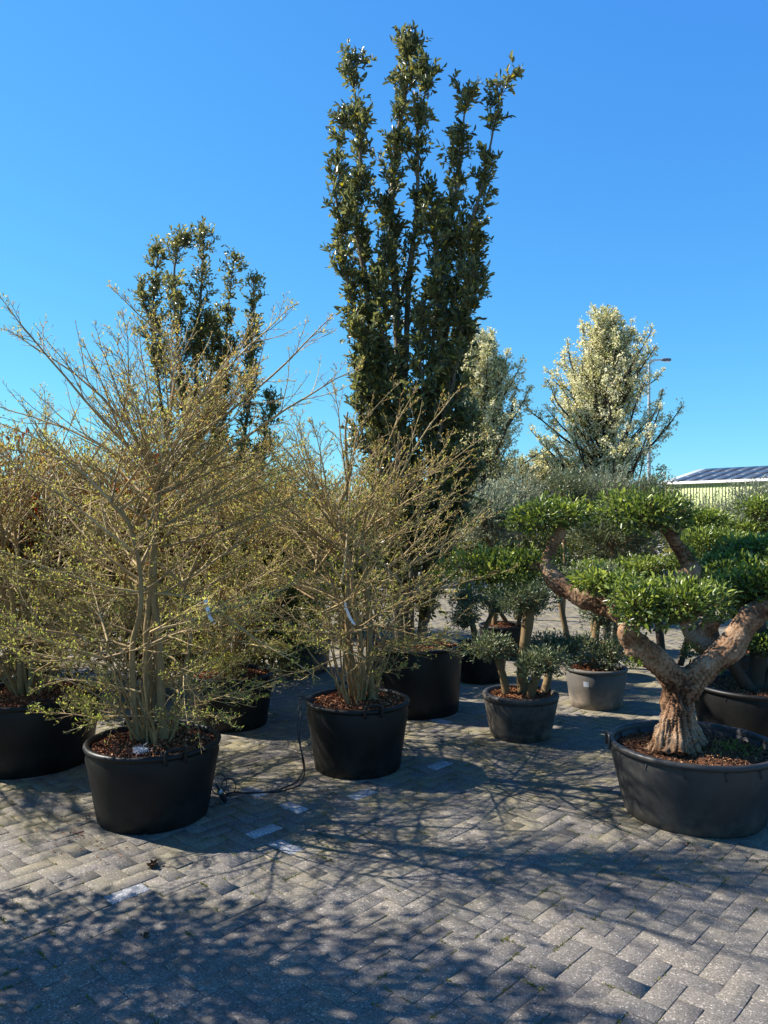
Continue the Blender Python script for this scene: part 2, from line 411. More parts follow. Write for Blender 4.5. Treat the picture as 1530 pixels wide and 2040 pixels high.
bx = bricks[rest]; bv = np.stack([brickverts(BL, BW, seed=s_) for s_ in range(12)])[rg.integers(0, 12, nb)]
an = ANG + bx[:, 2] * math.pi / 2 + rg.normal(0, .006, nb); ca, sa = np.cos(an)[:, None], np.sin(an)[:, None]
vv = np.empty_like(bv); vv[..., 0] = bv[..., 0] * ca - bv[..., 1] * sa + bx[:, :1]; vv[..., 1] = bv[..., 0] * sa + bv[..., 1] * ca + bx[:, 1:2]
vv[..., 2] = bv[..., 2] + rg.normal(0, .0012, nb)[:, None] + bv[..., 0] * rg.normal(0, .007, nb)[:, None] + bv[..., 1] * rg.normal(0, .007, nb)[:, None]
mb = MB(); mb.add(vv, (np.arange(nb)[:, None, None] * 12 + np.array(BRQ)[None]).reshape(-1, 4), np.repeat(rg.random(nb), 12))
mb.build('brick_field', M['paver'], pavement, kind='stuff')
# moss tufts in the joints
mo = MB(); sel = np.where((bricks[:, 1] > 2.5) & (bricks[:, 1] < 7.5))[0]
ctr = bricks[rg.choice(sel, 4200)]; nz = np.sin(ctr[:, 0] * 3.1) * np.sin(ctr[:, 1] * 2.3 + 1) ; ctr = ctr[(nz + rg.normal(0, .4, len(ctr))) > .05]
ed = rg.integers(0, 2, len(ctr)); tpos = rg.uniform(-.5, .5, len(ctr))
an = ANG + ctr[:, 2] * math.pi / 2
lx = np.where(ed == 0, tpos * .2, .1); ly = np.where(ed == 0, .05, tpos * .1)
jp = np.stack([ctr[:, 0] + lx * np.cos(an) - ly * np.sin(an), ctr[:, 1] + lx * np.sin(an) + ly * np.cos(an), np.full(len(ctr), -.006)], -1)
jd = np.where((ed == 0)[:, None], np.stack([np.cos(an), np.sin(an)], -1), np.stack([-np.sin(an), np.cos(an)], -1))
nt_ = 16; P = np.repeat(jp, nt_, 0); P[:, :2] += np.repeat(jd, nt_, 0) * rg.normal(0, .022, (len(P), 1)) + rg.normal(0, .0025, (len(P), 2))
d = nrm(rg.normal(0, .55, (len(P), 3)) + [0, 0, 1.0])
leaf1(mo, P, d, rdir(rg, len(P)), rg.uniform(.006, .020, len(P)), rg.uniform(.003, .007, len(P)), rg.random(len(P)))
tag(mo.build('moss', M['moss'], kind='stuff'), 'green moss and tiny weeds growing in the brick joints', 'moss')

# ------------------------------------------------------------------ pots
def pot(name, label, x, y, Rr, Rb, h, mat, style='plain', seed=0, soil='mulch', sink=.04, handles=2, ha=0., group='nursery pots on the paving', mound=.03):
    r = np.random.default_rng(seed + 100)
    e = empty(name, (x, y, 0), label, 'plant pot', group); c = (x, y, 0)
    th = .012
    b = MB(); lip = .035 if style != 'thick' else .06
    prof = [(.001, .012), (Rb - .03, .012), (Rb - .012, .0), (Rb, .008), (Rb + (Rr - Rb) * .18, h * .18), (Rb + (Rr - Rb) * .5, h * .5),
            (Rb + (Rr - Rb) * .85, h * .82), (Rr - .024, h - lip * .7), (Rr - .026, h - .006), (Rr - .036, h - .006), (Rb + (Rr - Rb) * .8 - .03, h * .7)]
    lathe(b, prof, 72, c, wob=.006); b.build('body', M[mat], e, True)
    rm = MB()
    if style == 'thick':
        rp = [(Rr - .03, h - .055), (Rr - .008, h - .052), (Rr, h - .03), (Rr - .002, h - .008), (Rr - .016, h + .004), (Rr - .04, h + .003), (Rr - .05, h - .012), (Rr - .05, h - .05)]
    else:
        rp = [(Rr - .026, h - lip), (Rr - .006, h - lip + .002), (Rr, h - lip * .5), (Rr - .003, h - .004), (Rr - .014, h + .002), (Rr - .03, h), (Rr - .038, h - .012), (Rr - .040, h - .045)]
    lathe(rm, rp, 72, c, wob=.006); rm.build('rim', M[mat], e, True)
    if style in ('thick', 'big'):
        for k in range(14):       # small stiffening tabs under the lip
            a = k * 2 * math.pi / 14 + .2; u = np.array([math.cos(a), math.sin(a), 0]); t = np.array([-u[1], u[0], 0])
            q = MB(); o = np.array(c) + u * (Rr - .055) - t * .004 + np.array([0, 0, h - .085]); box(q, o, u * .042, t * .008, [0, 0, .055])
            q.build('tab', M[mat], e)
    for k in range(handles):
        a = ha + k * math.pi; u = np.array([math.cos(a), math.sin(a), 0]); t = np.array([-u[1], u[0], 0]); z = np.array([0, 0, 1.])
        o = np.array(c) + u * (Rr + .004); hw = .058
        pts = [np.r_[o - t * hw + z * (h - .05), .011], np.r_[o - t * hw + z * (h + .005), .0105], np.r_[o - t * (hw - .008) + z * (h + .028), .010], np.r_[o + z * (h + .032), .010],
               np.r_[o + t * (hw - .008) + z * (h + .028), .010], np.r_[o + t * hw + z * (h + .005), .0105], np.r_[o + t * hw + z * (h - .05), .011]]
        q = MB(); limb(q, pts, 18, 8); q.build('handle', M[mat], e, True)
    # soil
    s = MB(); nr, ns = 14, 48; rr = (np.arange(nr + 1) / nr)[:, None] * (Rr - .034); tt = (np.arange(ns) * 2 * math.pi / ns)[None]
    X = rr * np.cos(tt); Y = rr * np.sin(tt); f = rr / (Rr - .034)
    Z = h - sink + mound * (1 - f ** 2) + r.normal(0, .005, X.shape) * (f < .98) + .008 * np.sin(X * 23 + seed) * np.sin(Y * 19)
    lv = np.stack([X + x, Y + y, Z], -1).reshape(-1, 3); idx = np.arange((nr + 1) * ns).reshape(nr + 1, ns)
    a0 = idx[:-1]; a1 = np.roll(a0, -1, 1); b0 = idx[1:]; b1 = np.roll(b0, -1, 1)
    s.add(lv, np.stack([a0, b0, b1, a1], -1)); so = s.build('soil', M['soil'], e, True)
    n = int(5200 * (Rr / .4) ** 2); rad = (Rr - .045) * np.sqrt(r.random(n)); a = r.random(n) * 2 * math.pi
    px_, py_ = rad * np.cos(a), rad * np.sin(a); f = rad / (Rr - .034)
    pz = h - sink + mound * (1 - f ** 2) + .008 * np.sin(px_ * 23 + seed) * np.sin(py_ * 19) + r.uniform(-.002, .012, n)
    m = MB(); d = nrm(r.normal(0, 1, (n, 3)) * [1, 1, .45]); ln = r.uniform(.010, .034, n) * (.6 if soil == 'earth' else 1)
    leaf2(m, np.stack([px_ + x, py_ + y, pz], -1) - d * ln[:, None] * .5, d, nrm(rdir(r, n) + [0, 0, 1]), ln, ln * r.uniform(.3, .6, n), r.random(n), .3, .1)
    m.build('mulch', M[soil], so, kind='stuff')
    e['h'] = h; return e

SY = {}
SY['p1'] = pot('plant_pot', 'black pot with the white fluff on its bark mulch', -1.398, 4.66, .400, .322, .458, 'pot_black', seed=1, handles=2, ha=-.98)
SY['p2'] = pot('plant_pot', 'black pot with thin black hoses hung over its rim', -.19, 5.55, .376, .305, .491, 'pot_black', seed=2, ha=-1.25)
SY['p3'] = pot('plant_pot', 'wide black pot holding the shrub next to the reddish bushes', -2.62, 5.68, .50, .43, .507, 'pot_black', seed=3, ha=-1.0)
SY['p4'] = pot('plant_pot', 'black pot in the shade between the two sprouting shrubs', -1.336, 6.70, .372, .31, .45, 'pot_black', seed=4, ha=-1.2)
SY['p5'] = pot('plant_pot', 'tall black pot under the towering evergreen column', .296, 7.2, .435, .40, .615, 'pot_black', seed=5, ha=-.35)
SY['p6'] = pot('plant_pot', 'scuffed grey-black pot with thick rim holding several olive stems', 1.127, 6.34, .312, .245, .356, 'pot_worn', 'thick', seed=6, handles=0)
SY['p7'] = pot('plant_pot', 'faded brownish grey pot with a small white sticker', 2.03, 7.35, .292, .24, .372, 'pot_faded', seed=7, handles=0)
SY['p8'] = pot('plant_pot', 'wide charcoal tub holding the gnarled forked bonsai', 1.888, 4.69, .502, .402, .433, 'pot_big', 'big', seed=8, soil='earth', sink=.075, handles=2, ha=-.12, mound=.06)
SY['p9'] = pot('plant_pot', 'wide black tub behind the gnarled bonsai', 2.94, 6.02, .505, .42, .497, 'pot_black', 'big', seed=9, soil='earth', sink=.06, handles=0)
SY['p10'] = pot('plant_pot', 'black pot beyond the evergreen column, beside the pale olive stems', 1.06, 8.5, .31, .26, .41, 'pot_black', seed=10, handles=0)
SY['p11'] = pot('plant_pot', 'black pot beyond the faded pot with the sticker', 2.30, 8.75, .30, .25, .40, 'pot_worn', seed=11, handles=0)
SY['p12'] = pot('plant_pot', 'black pot under the grey olive topiary', 1.55, 9.9, .33, .27, .42, 'pot_black', seed=12, handles=0)
SY['p13'] = pot('plant_pot', 'black pot under the bright sunlit topiary pads', 3.75, 8.1, .36, .30, .42, 'pot_black', seed=13, handles=0)
SY['p14'] = pot('plant_pot', 'black pot in deep shade under the slim evergreen tree', -2.35, 9.4, .42, .36, .5, 'pot_black', seed=14, handles=0)
SY['p15'] = pot('plant_pot', 'grey pot seen through the smaller sprouting shrub', -.95, 9.0, .34, .28, .44, 'pot_worn', seed=15, handles=0)
# sticker on the faded pot
q = MB(); a0_ = -2.25; cc = np.array([2.03, 7.35, 0]); nseg = 5; rows = []
for i in range(nseg + 1):
    a = a0_ + i * .035; u = np.array([math.cos(a), math.sin(a), 0])
    rows += [cc + u * .2805 + [0, 0, .225], cc + u * .2895 + [0, 0, .275]]
q.add(rows, [[2 * i, 2 * i + 2, 2 * i + 3, 2 * i + 1] for i in range(nseg)]); q.build('sticker', M['white_plastic'], SY['p7'])

# ------------------------------------------------------------------ sprouting shrubs
def shrub(name, label, base, stems, keys, n1, H, seed, group, spread=1.0, leafden=1.0, drop=0.0, nodes2=9, m2=15, m3=7, right=0.0):
    r = np.random.default_rng(seed); bx_, by_, bz_ = base
    e = empty(name, base, label, 'shrub', group)
    tr = MB(); SP = []
    for st in stems:
        s = spline(st, 26); s[:, :3] += np.cumsum(r.normal(0, .0035, (26, 3)), 0) * [1, 1, 0]
        tubes(tr, s[:, :3], s[:, 3], 10); SP.append(s)
    for k in range(26):      # suckers at the foot
        a = r.random() * 6.28; ra = r.uniform(.02, .13); p0 = np.array([bx_ + ra * math.cos(a), by_ + ra * math.sin(a), bz_ - .02])
        g_ = grow(r, p0[None], np.array([[.5 * math.cos(a), .5 * math.sin(a), 1.3]]), np.array([r.uniform(.25, 1.1)]), 12, .12, .02)
        tubes(tr, g_, np.linspace(.009, .0025, 12)[None], 6); SP.append(np.c_[g_[0], np.linspace(.011, .003, 12)])
    tr.build('trunk', M['shrub_bark'], e, True)
    # primaries
    n = 11
    allp = np.concatenate([s for s in SP]); zz = allp[:, 2] - bz_
    ok = allp[(zz > .10)]
    zt = np.sort(r.random(n1) ** .95 * (H * .80 - .14) + .14); st_ = np.empty((n1, 3))
    for i, z in enumerate(zt):
        c_ = ok[np.argsort(np.abs(ok[:, 2] - bz_ - z))[:10]]; st_[i] = c_[r.integers(len(c_)), :3]
    hf = np.clip(zt / (H * .8), 0, 1)
    az = r.random(n1) * 2 * math.pi; fr_ = (np.sin(az) < -.5) & (r.random(n1) < np.where(zt > .35, .6, .85)); az = np.where(fr_, -az, az)
    outer = nrm(np.c_[st_[:, 0] - bx_, st_[:, 1] - by_, np.zeros(n1)]); 
    el = np.radians(np.interp(hf, [0, .25, .6, 1], [10, 12, 30, 52]) + r.normal(0, 9, n1))
    d = np.c_[np.cos(az) * np.cos(el), np.sin(az) * np.cos(el), np.sin(el)]
    d[:, :2] += outer[:, :2] * .35; d[:, 0] += right
    L = np.interp(hf, [0, .2, .5, .8, 1], [.42, .80, 1.15, 1.05, .8]) * r.uniform(.65, 1.15, n1) * spread
    P1 = grow(r, st_, d, L, n, .055, np.interp(hf, [0, .3, 1], [-.012 - drop, .005, .02]))
    kp = [spline(k, n) for k in keys]
    if kp:
        KP = np.array(kp); KP[:, 1:] += np.cumsum(r.normal(0, .006, (len(kp), n - 1, 3)), 1)
        P1 = np.concatenate([P1, KP])
    B1 = len(P1); L1 = np.linalg.norm(np.diff(P1, axis=1), axis=-1).sum(1)
    tw = MB()
    rb = np.clip(.0030 + .0058 * L1, .004, .013)[:, None] * np.linspace(1, .17, n)[None]
    tubes(tw, P1, rb, 5, r.uniform(.3, .8, B1))
    # secondaries
    pos, d2, t2, pi = spawn(r, P1, m2, .12, .97, .72, .16, .55)
    L2 = (.07 + .40 * (1 - t2) * L1[pi]) * r.uniform(.5, 1.25, len(t2))
    P2 = grow(r, pos, d2, L2, 6, .075, .06)
    tubes(tw, P2, np.clip(.0016 + .006 * L2, .0018, .0042)[:, None] * np.linspace(1, .4, 6)[None], 3, r.uniform(.2, .9, len(P2)))
    pos, d3, t3, pi3 = spawn(r, P2, m3, .12, .98, .8, .2, .8)
    L3 = (.020 + .32 * (1 - t3) * L2[pi3]) * r.uniform(.5, 1.3, len(t3))
    P3 = grow(r, pos, d3, L3, 3, .12, .10)
    tubes(tw, P3, np.full(len(P3), .0013)[:, None] * np.linspace(1.1, .7, 3)[None], 3, r.uniform(.1, .9, len(P3)))
    tw.build('branches', M['shrub_twig'], e, True, 'stuff')
    lf = MB()
    def leaves(P, m, t0, l0, l1, prob=1.):
        p, dd, t, _ = spawn(r, P, m, t0, 1.0, .62, .25, 1.6)
        if prob < 1: k = r.random(len(p)) < prob; p, dd = p[k], dd[k]
        dd = nrm(dd + [0, 0, .35]); nn = len(p)
        ln = r.uniform(l0, l1, nn); zrel = np.clip((p[:, 2] - bz_) / H, 0, 1)
        tone = np.clip(r.normal(.62, .24, nn) + (.25 - zrel) * .5, 0, 1)
        leaf1(lf, p, dd, nrm(rdir(r, nn) + [0, 0, .6]), ln, ln * r.uniform(.26, .44, nn), tone)
    leaves(P3, 4, .3, .011, .023, leafden * .5)
    leaves(P2, 6, .2, .012, .025, leafden * .5)
    leaves(P1, 18, .2, .012, .026, leafden * .65)
    lf.build('crown', M['shrub_leaf'], e, False, 'stuff')
    return e

def st(pts, Y, r0, r1, dy=0.):
    n = len(pts); return [np.r_[W(x, y, Y + dy * i / (n - 1)), r0 + (r1 - r0) * i / (n - 1)] for i, (x, y) in enumerate(pts)]
def ky(pts, Y, dy=0.):
    n = len(pts); return [W(x, y, Y + dy * i / (n - 1)) for i, (x, y) in enumerate(pts)]

YA = 4.66
stemsA = [st([(326, 1478), (322, 1400), (318, 1300), (312, 1180), (310, 1080), (316, 1000), (322, 930), (338, 840), (352, 745)], YA, .030, .006),
          st([(292, 1475), (288, 1380), (290, 1280), (296, 1190), (298, 1120), (310, 1010), (306, 950)], YA + .05, .027, .010, -.05),
          st([(272, 1470), (264, 1380), (262, 1290), (282, 1180), (262, 1060), (222, 1000)], YA - .05, .022, .010, -.2),
          st([(342, 1475), (352, 1380), (372, 1270), (352, 1200), (382, 1120), (432, 1040)], YA + .08, .018, .007, .25),
          st([(300, 1478), (292, 1330), (272, 1230), (236, 1130), (176, 1050)], YA + .1, .016, .006, .35)]
keysA = [ky([(316, 935), (230, 860), (130, 750), (60, 670), (4, 590)], YA, -.2), ky([(312, 940), (240, 835), (180, 770), (90, 705), (14, 655)], YA, .3),
         ky([(335, 850), (348, 740), (335, 690), (280, 635), (213, 570)], YA, .1), ky([(326, 925), (390, 810), (460, 720), (530, 650), (573, 604)], YA, -.1),
         ky([(326, 945), (420, 850), (540, 745), (615, 670), (656, 632)], YA, .2), ky([(322, 985), (440, 900), (560, 820), (640, 772), (706, 733)], YA, .45),
         ky([(240, 835), (257, 765), (255, 695), (246, 632)], YA - .1), ky([(306, 1000), (200, 935), (100, 905), (-20, 885)], YA, -.35),
         ky([(300, 1040), (180, 990), (60, 965), (-60, 945)], YA, .1), ky([(318, 1080), (420, 1010), (520, 950), (610, 930)], YA, -.3),
         ky([(300, 1180), (200, 1190), (90, 1160), (-40, 1130)], YA, -.4), ky([(318, 1090), (430, 1060), (540, 1010), (640, 950)], YA, -.1),
         ky([(318, 1300), (360, 1318), (400, 1390), (470, 1370), (560, 1345)], YA, -.3), ky([(300, 1290), (200, 1310), (90, 1335), (-20, 1300)], YA, -.35),
         ky([(322, 1380), (380, 1420), (420, 1430), (450, 1440)], YA, -.3), ky([(270, 1400), (230, 1425), (200, 1430), (165, 1415)], YA, -.25),
         ky([(330, 870), (420, 770), (480, 690), (500, 640)], YA, .5), ky([(310, 960), (190, 880), (70, 830), (-30, 800)], YA, .4)]
sA = shrub('sprouting_shrub', 'large many-branched shrub just coming into leaf, above the white fluff', (-1.398, 4.66, .43), stemsA, keysA, 104, 2.25, 11, 'sprouting shrubs in black pots', 1.0)

YB = 5.55
stemsB = [st([(712, 1392), (700, 1320), (692, 1240), (694, 1160), (690, 1090), (672, 1020), (690, 960), (684, 880), (690, 820)], YB, .030, .006),
          st([(742, 1392), (734, 1310), (732, 1220), (722, 1130), (716, 1080), (748, 1010), (782, 930), (788, 860)], YB, .028, .007),
          st([(722, 1392), (718, 1280), (706, 1180), (692, 1090), (652, 1010), (622, 940)], YB - .05, .022, .007, -.25),
          st([(700, 1392), (690, 1300), (676, 1200), (640, 1120), (600, 1060)], YB + .05, .016, .006, .3)]
keysB = [ky([(720, 1110), (790, 960), (850, 860), (912, 785)], YB, -.1), ky([(722, 1120), (800, 1000), (860, 920), (900, 850)], YB, .2), ky([(716, 1080), (750, 960), (790, 850), (840, 760)], YB, -.2),
         ky([(724, 1150), (800, 1060), (870, 980), (938, 905)], YB, -.1), ky([(724, 1170), (800, 1110), (870, 1030), (925, 950)], YB, .3), ky([(726, 1200), (800, 1130), (860, 1090), (920, 1038)], YB, -.25),
         ky([(730, 1230), (800, 1210), (870, 1180), (930, 1120)], YB, -.1), ky([(734, 1270), (800, 1290), (870, 1270), (945, 1195)], YB, -.3), ky([(690, 960), (684, 880), (668, 790), (664, 762)], YB, .1),
         ky([(690, 1000), (700, 920), (722, 850), (808, 762)], YB, .2), ky([(694, 1160), (600, 1080), (540, 1030), (470, 1000)], YB, .2), ky([(694, 1200), (600, 1160), (500, 1130), (420, 1120)], YB, -.3),
         ky([(700, 1300), (620, 1330), (540, 1350), (470, 1395)], YB, -.4), ky([(700, 1280), (640, 1270), (560, 1300), (500, 1290)], YB, -.2), ky([(690, 1080), (630, 980), (600, 900), (588, 850)], YB, -.1)]
sB = shrub('sprouting_shrub', 'smaller many-branched shrub fanning out beside the evergreen column', (-.19, 5.55, .465), stemsB, keysB, 80, 1.9, 12, 'sprouting shrubs in black pots', .95, .9, 0, m2=12, right=.10)

def simple_stems(base, H, seed, n=5):
    r = np.random.default_rng(seed); out = []
    for k in range(n):
        a = k * 6.28 / n + r.random(); pts = []
        for i in range(7):
            f = i / 6; lean = .05 + (.30 if k else .05) * f ** 1.4
            pts.append(np.r_[base[0] + lean * math.cos(a + .5 * f) + r.normal(0, .012), base[1] + lean * math.sin(a + .5 * f) + r.normal(0, .012), base[2] - .03 + H * (.75 if k else .85) * f, .026 * (1 - .78 * f)])
        out.append(pts)
    return out
bC = (-2.62, 5.68, .48)
sC = shrub('sprouting_shrub', 'sprouting shrub in the wide black pot, against the reddish bushes', bC, simple_stems(bC, 2.0, 21), [], 104, 2.0, 13, 'sprouting shrubs in black pots', 1.0, 1.0)
bD = (-1.336, 6.70, .42)
sD = copy_thing(sC, bD, 2.1, .95, 'sprouting shrub rooted in the shaded pot between two others', 'sprouting shrubs in black pots')
SY['p16'] = pot('plant_pot', 'black pot under the dense round-headed tree at the row edge', -3.35, 3.6, .45, .38, .5, 'pot_black', seed=16)
sF = copy_thing(sC, (-4.35, 6.1, .46), 1.0, 1.1, 'sprouting shrub at the row edge beyond the round-headed tree', 'sprouting shrubs in black pots')
SY['p17'] = pot('plant_pot', 'black pot under the sprouting shrub behind the row edge', -4.35, 6.1, .45, .38, .5, 'pot_black', seed=17)

# ------------------------------------------------------------------ leafy trees and bushes
def leafcloud(mb, r, pts, dirs, ln0, ln1, wr, tone, up=.3, jit=.7, fn=leaf2):
    n = len(pts); d = nrm(dirs + rdir(r, n) * jit + [0, 0, up]); ln = r.uniform(ln0, ln1, n)
    fn(mb, pts, d, nrm(rdir(r, n) + [0, 0, .7]), ln, ln * wr * r.uniform(.8, 1.2, n), tone)

def column_tree(name, label, base, leaders, seed, leafmat_, leafn, l0, l1, group=None, cat='tree', side_len=.22, clumps=26, gapz=3.0, nsub=1.3):
    """leaders: list of (pts rows x y z r, foliage radius bottom, top)"""
    r = np.random.default_rng(seed); e = empty(name, base, label, cat, group)
    tr = MB(); lf = MB(); tw = MB(); subs = []
    for pts, f0, f1, nden in leaders:                             # uneven side leaders that break the outline
        s = spline(pts, 40); L = np.linalg.norm(np.diff(s[:, :3], axis=0), axis=1).sum()
        for q_ in range(max(1, int(L * nsub))):
            i = r.integers(8, 25); a = r.random() * 6.28; ln = r.uniform(.25, .55) * f0 / .28
            g_ = grow(r, s[i:i + 1, :3], np.array([[math.cos(a) * .5, math.sin(a) * .5, 1.]]), np.array([ln]), 6, .10, .06)[0]
            subs.append(([np.r_[g_[k], .010 * (1 - k / 6) + .002] for k in range(6)], .12 * r.uniform(.6, 1.2), .06, .7))
    for pts, f0, f1, nden in list(leaders) + subs:
        s = spline(pts, 40); s[:, :3] += np.cumsum(r.normal(0, .004, (40, 3)), 0) * [1, 1, 0]
        tubes(tr, s[:, :3], s[:, 3], 8)
        L = np.linalg.norm(np.diff(s[:, :3], axis=0), axis=1).sum()
        m = max(6, int(L * clumps * nden))
        p, d, t, _ = spawn(r, s[None, :, :3], m, .10, 1.0, .75, .25, 1.7)
        fr = f0 + (f1 - f0) * t
        gap = .66 + .62 * np.sin(t * L * 6.5 + r.random() * 6) * np.clip((p[:, 2] - gapz) / 1.2, 0, 1)
        ln = 1.22 * fr * r.uniform(.4, 1.25, m) * np.clip(gap, .3, 1.25)
        kp_ = (gap > .28) | (r.random(m) < .25); p, d, t, ln = p[kp_], d[kp_], t[kp_], ln[kp_]; m = len(p)
        P = grow(r, p, d, ln, 6, .16, .14)
        tubes(tw, P, np.full(m, .006)[:, None] * np.linspace(1, .25, 6)[None], 3)
        p2, d2, t2, i2 = spawn(r, P, 5, .2, 1.0, .8, .3, 1.7)
        P2 = grow(r, p2, d2, .05 + .10 * r.random(len(p2)), 4, .2, .12)
        tubes(tw, P2, np.full(len(P2), .0028)[:, None] * np.linspace(1, .4, 4)[None], 3)
        tv = np.clip(r.normal(.45, .2, m), 0, 1)
        for Q, mm, ii in ((P2, leafn, i2), (P, leafn, np.arange(m))):
            q, dd, tt, i3 = spawn(r, Q, mm, .25, 1.0, .75, .3, 1.8)
            n = len(q); tone = np.clip(tv[ii[i3]] + r.normal(0, .16, n), 0, .93); tone[r.random(n) < .035] = r.uniform(.95, 1)
            leafcloud(lf, r, q, dd, l0, l1, .40, tone, .2, .55)
    tr.build('trunk', M['oak_bark'], e, True); tw.build('branches', M['oak_bark'], e, True, 'stuff')
    lf.build('crown', M[leafmat_], e, False, 'stuff'); return e

YO = 7.2; rO = np.random.default_rng(5)
def lead(pts, Y0, Y1, r0, r1):
    n = len(pts); return [np.r_[W(x, y, Y0 + (Y1 - Y0) * min(1, i / (n - 1) * 1.3)), r0 + (r1 - r0) * i / (n - 1)] for i, (x, y) in enumerate(pts)]
LO = [(lead([(800, 1300), (790, 1180), (768, 920), (745, 720), (728, 560), (708, 440), (720, 330), (714, 225), (702, 128)], 7.2, 7.15, .050, .006), .30, .13, 1.),
      (lead([(765, 900), (745, 720), (702, 600), (678, 480), (664, 340), (688, 230)], 7.15, 6.95, .025, .005), .20, .12, .85),
      (lead([(818, 1300), (815, 1180), (805, 860), (790, 560), (786, 400), (800, 250), (815, 150), (822, 105)], 7.25, 7.3, .055, .006), .32, .14, 1.),
      (lead([(805, 760), (815, 560), (832, 420), (836, 280), (845, 205), (856, 145)], 7.3, 7.1, .03, .005), .24, .12, .9),
      (lead([(835, 1300), (850, 1180), (868, 860), (886, 600), (902, 450), (924, 330), (934, 200)], 7.2, 7.3, .050, .006), .30, .14, 1.),
      (lead([(880, 700), (905, 600), (932, 480), (962, 380), (984, 280), (1002, 172)], 7.3, 7.1, .026, .005), .22, .11, .85),
      (lead([(850, 1180), (880, 900), (912, 700), (934, 560), (945, 470)], 7.3, 7.4, .03, .006), .28, .16, 1.),
      (lead([(800, 1190), (765, 980), (742, 830), (722, 720), (700, 665)], 7.1, 6.9, .03, .006), .26, .16, 1.),
      (lead([(840, 1230), (900, 1060), (915, 960), (920, 860), (918, 760)], 7.2, 7.1, .024, .006), .25, .2, 1.),
      (lead([(820, 1230), (835, 1060), (842, 900), (850, 760), (845, 640)], 7.1, 6.85, .024, .006), .26, .2, 1.),
      (lead([(800, 1230), (760, 1080), (745, 960), (750, 860), (770, 760)], 7.3, 7.5, .024, .006), .25, .2, 1.),
      (lead([(850, 1240), (880, 1130), (890, 1050), (885, 950)], 7.05, 6.8, .02, .006), .25, .2, 1.),
      (lead([(845, 900), (860, 740), (870, 600), (868, 480), (862, 380)], 7.0, 6.95, .02, .005), .26, .14, 1.),
      (lead([(780, 900), (765, 740), (758, 620), (760, 500)], 7.0, 6.95, .02, .005), .24, .14, 1.),
      (lead([(860, 900), (900, 760), (925, 640), (940, 560)], 7.0, 6.9, .02, .005), .24, .16, 1.),
      (lead([(800, 1000), (730, 880), (722, 800), (725, 740)], 6.95, 6.85, .02, .005), .22, .18, 1.),
      (lead([(850, 1100), (910, 1020), (925, 940), (930, 840)], 6.95, 6.85, .02, .005), .22, .2, 1.),
      (lead([(820, 1150), (800, 1020), (795, 900), (800, 800)], 6.9, 6.8, .02, .005), .26, .24, 1.)]
oak = column_tree('evergreen_tree', 'towering dark evergreen column with several upright leafy leaders', (.296, 7.2, .58), LO, 31, 'oak_leaf', 6, .042, .076, clumps=25, gapz=3.9, nsub=.25)

YT = 9.4
LT = [(lead([(385, 1250), (388, 1100), (390, 900), (392, 700), (400, 560), (410, 468)], YT, YT, .05, .005), .34, .13, 1.),
      (lead([(385, 1200), (375, 950), (362, 780), (350, 620), (352, 510), (366, 480)], YT, YT - .2, .035, .005), .34, .16, 1.),
      (lead([(380, 1150), (340, 950), (312, 760), (300, 640), (300, 560), (308, 500)], YT, YT + .1, .025, .005), .26, .12, .8),
      (lead([(390, 1150), (430, 950), (445, 780), (450, 640), (466, 520)], YT, YT + .1, .025, .005), .30, .12, .8),
      (lead([(395, 1150), (470, 960), (498, 800), (502, 680), (505, 565)], YT, YT - .1, .03, .005), .28, .11, .9),
      (lead([(390, 1150), (420, 900), (418, 760), (428, 640)], YT, YT + .2, .025, .005), .32, .2, 1.),
      (lead([(390, 1180), (480, 1020), (520, 900), (540, 800)], YT, YT - .3, .025, .005), .32, .2, 1.1),
      (lead([(380, 1180), (330, 1040), (300, 940), (296, 840)], YT, YT - .3, .025, .005), .3, .2, 1.)]
ever2 = column_tree('evergreen_tree', 'slim evergreen tree with airy separate leaders behind the large sprouting shrub', (-2.35, 9.4, .46), LT, 32, 'slim_leaf', 5, .038, .064, clumps=22, gapz=3.6, nsub=2.0)

def bush(name, label, c, rad, n, mat, l0, l1, seed, group, stems=5, wr=.38, upright=.4, cat='bush', jag=.2, stuffcol=None, zfoot=0.0, shell=.35):
    r = np.random.default_rng(seed); e = empty(name, (c[0], c[1], zfoot), label, cat, group)
    c = np.array(c, float); rad = np.array(rad, float); tr = MB()
    for k in range(stems):
        a = r.random() * 6.28; top = c + rad * [math.cos(a) * .5, math.sin(a) * .5, r.uniform(-.1, .5)]
        b0 = np.array([c[0] + .05 * math.cos(a), c[1] + .05 * math.sin(a), zfoot]); mid = (b0 + top) / 2 + r.normal(0, .05, 3)
        limb(tr, [np.r_[b0, .022], np.r_[mid, .016], np.r_[top, .006]], 10, 6)
    tr.build('trunk', M['oak_bark'], e, True)
    lf = MB(); u = rdir(r, n); ph = r.random((6, 3)) * 6; fr = r.normal(0, 4.5, (6, 3))
    lump = sum(np.sin(u @ fr[i] + ph[i, 0]) for i in range(6)) / 6
    rr = (1 - shell * r.random(n) ** 1.3 * 2.2).clip(.1, 1) * (1 + jag * lump + r.normal(0, .05, n))
    p = c + u * rr[:, None] * rad
    p[:, 2] = np.maximum(p[:, 2], .02)
    tone = np.clip(.5 + .28 * lump + r.normal(0, .22, n) , 0, 1)
    leafcloud(lf, r, p, u, l0, l1, wr, tone, upright, .6, leaf2 if n < 9000 else leaf1)
    lf.build('crown', M[mat], e, False, 'stuff'); return e

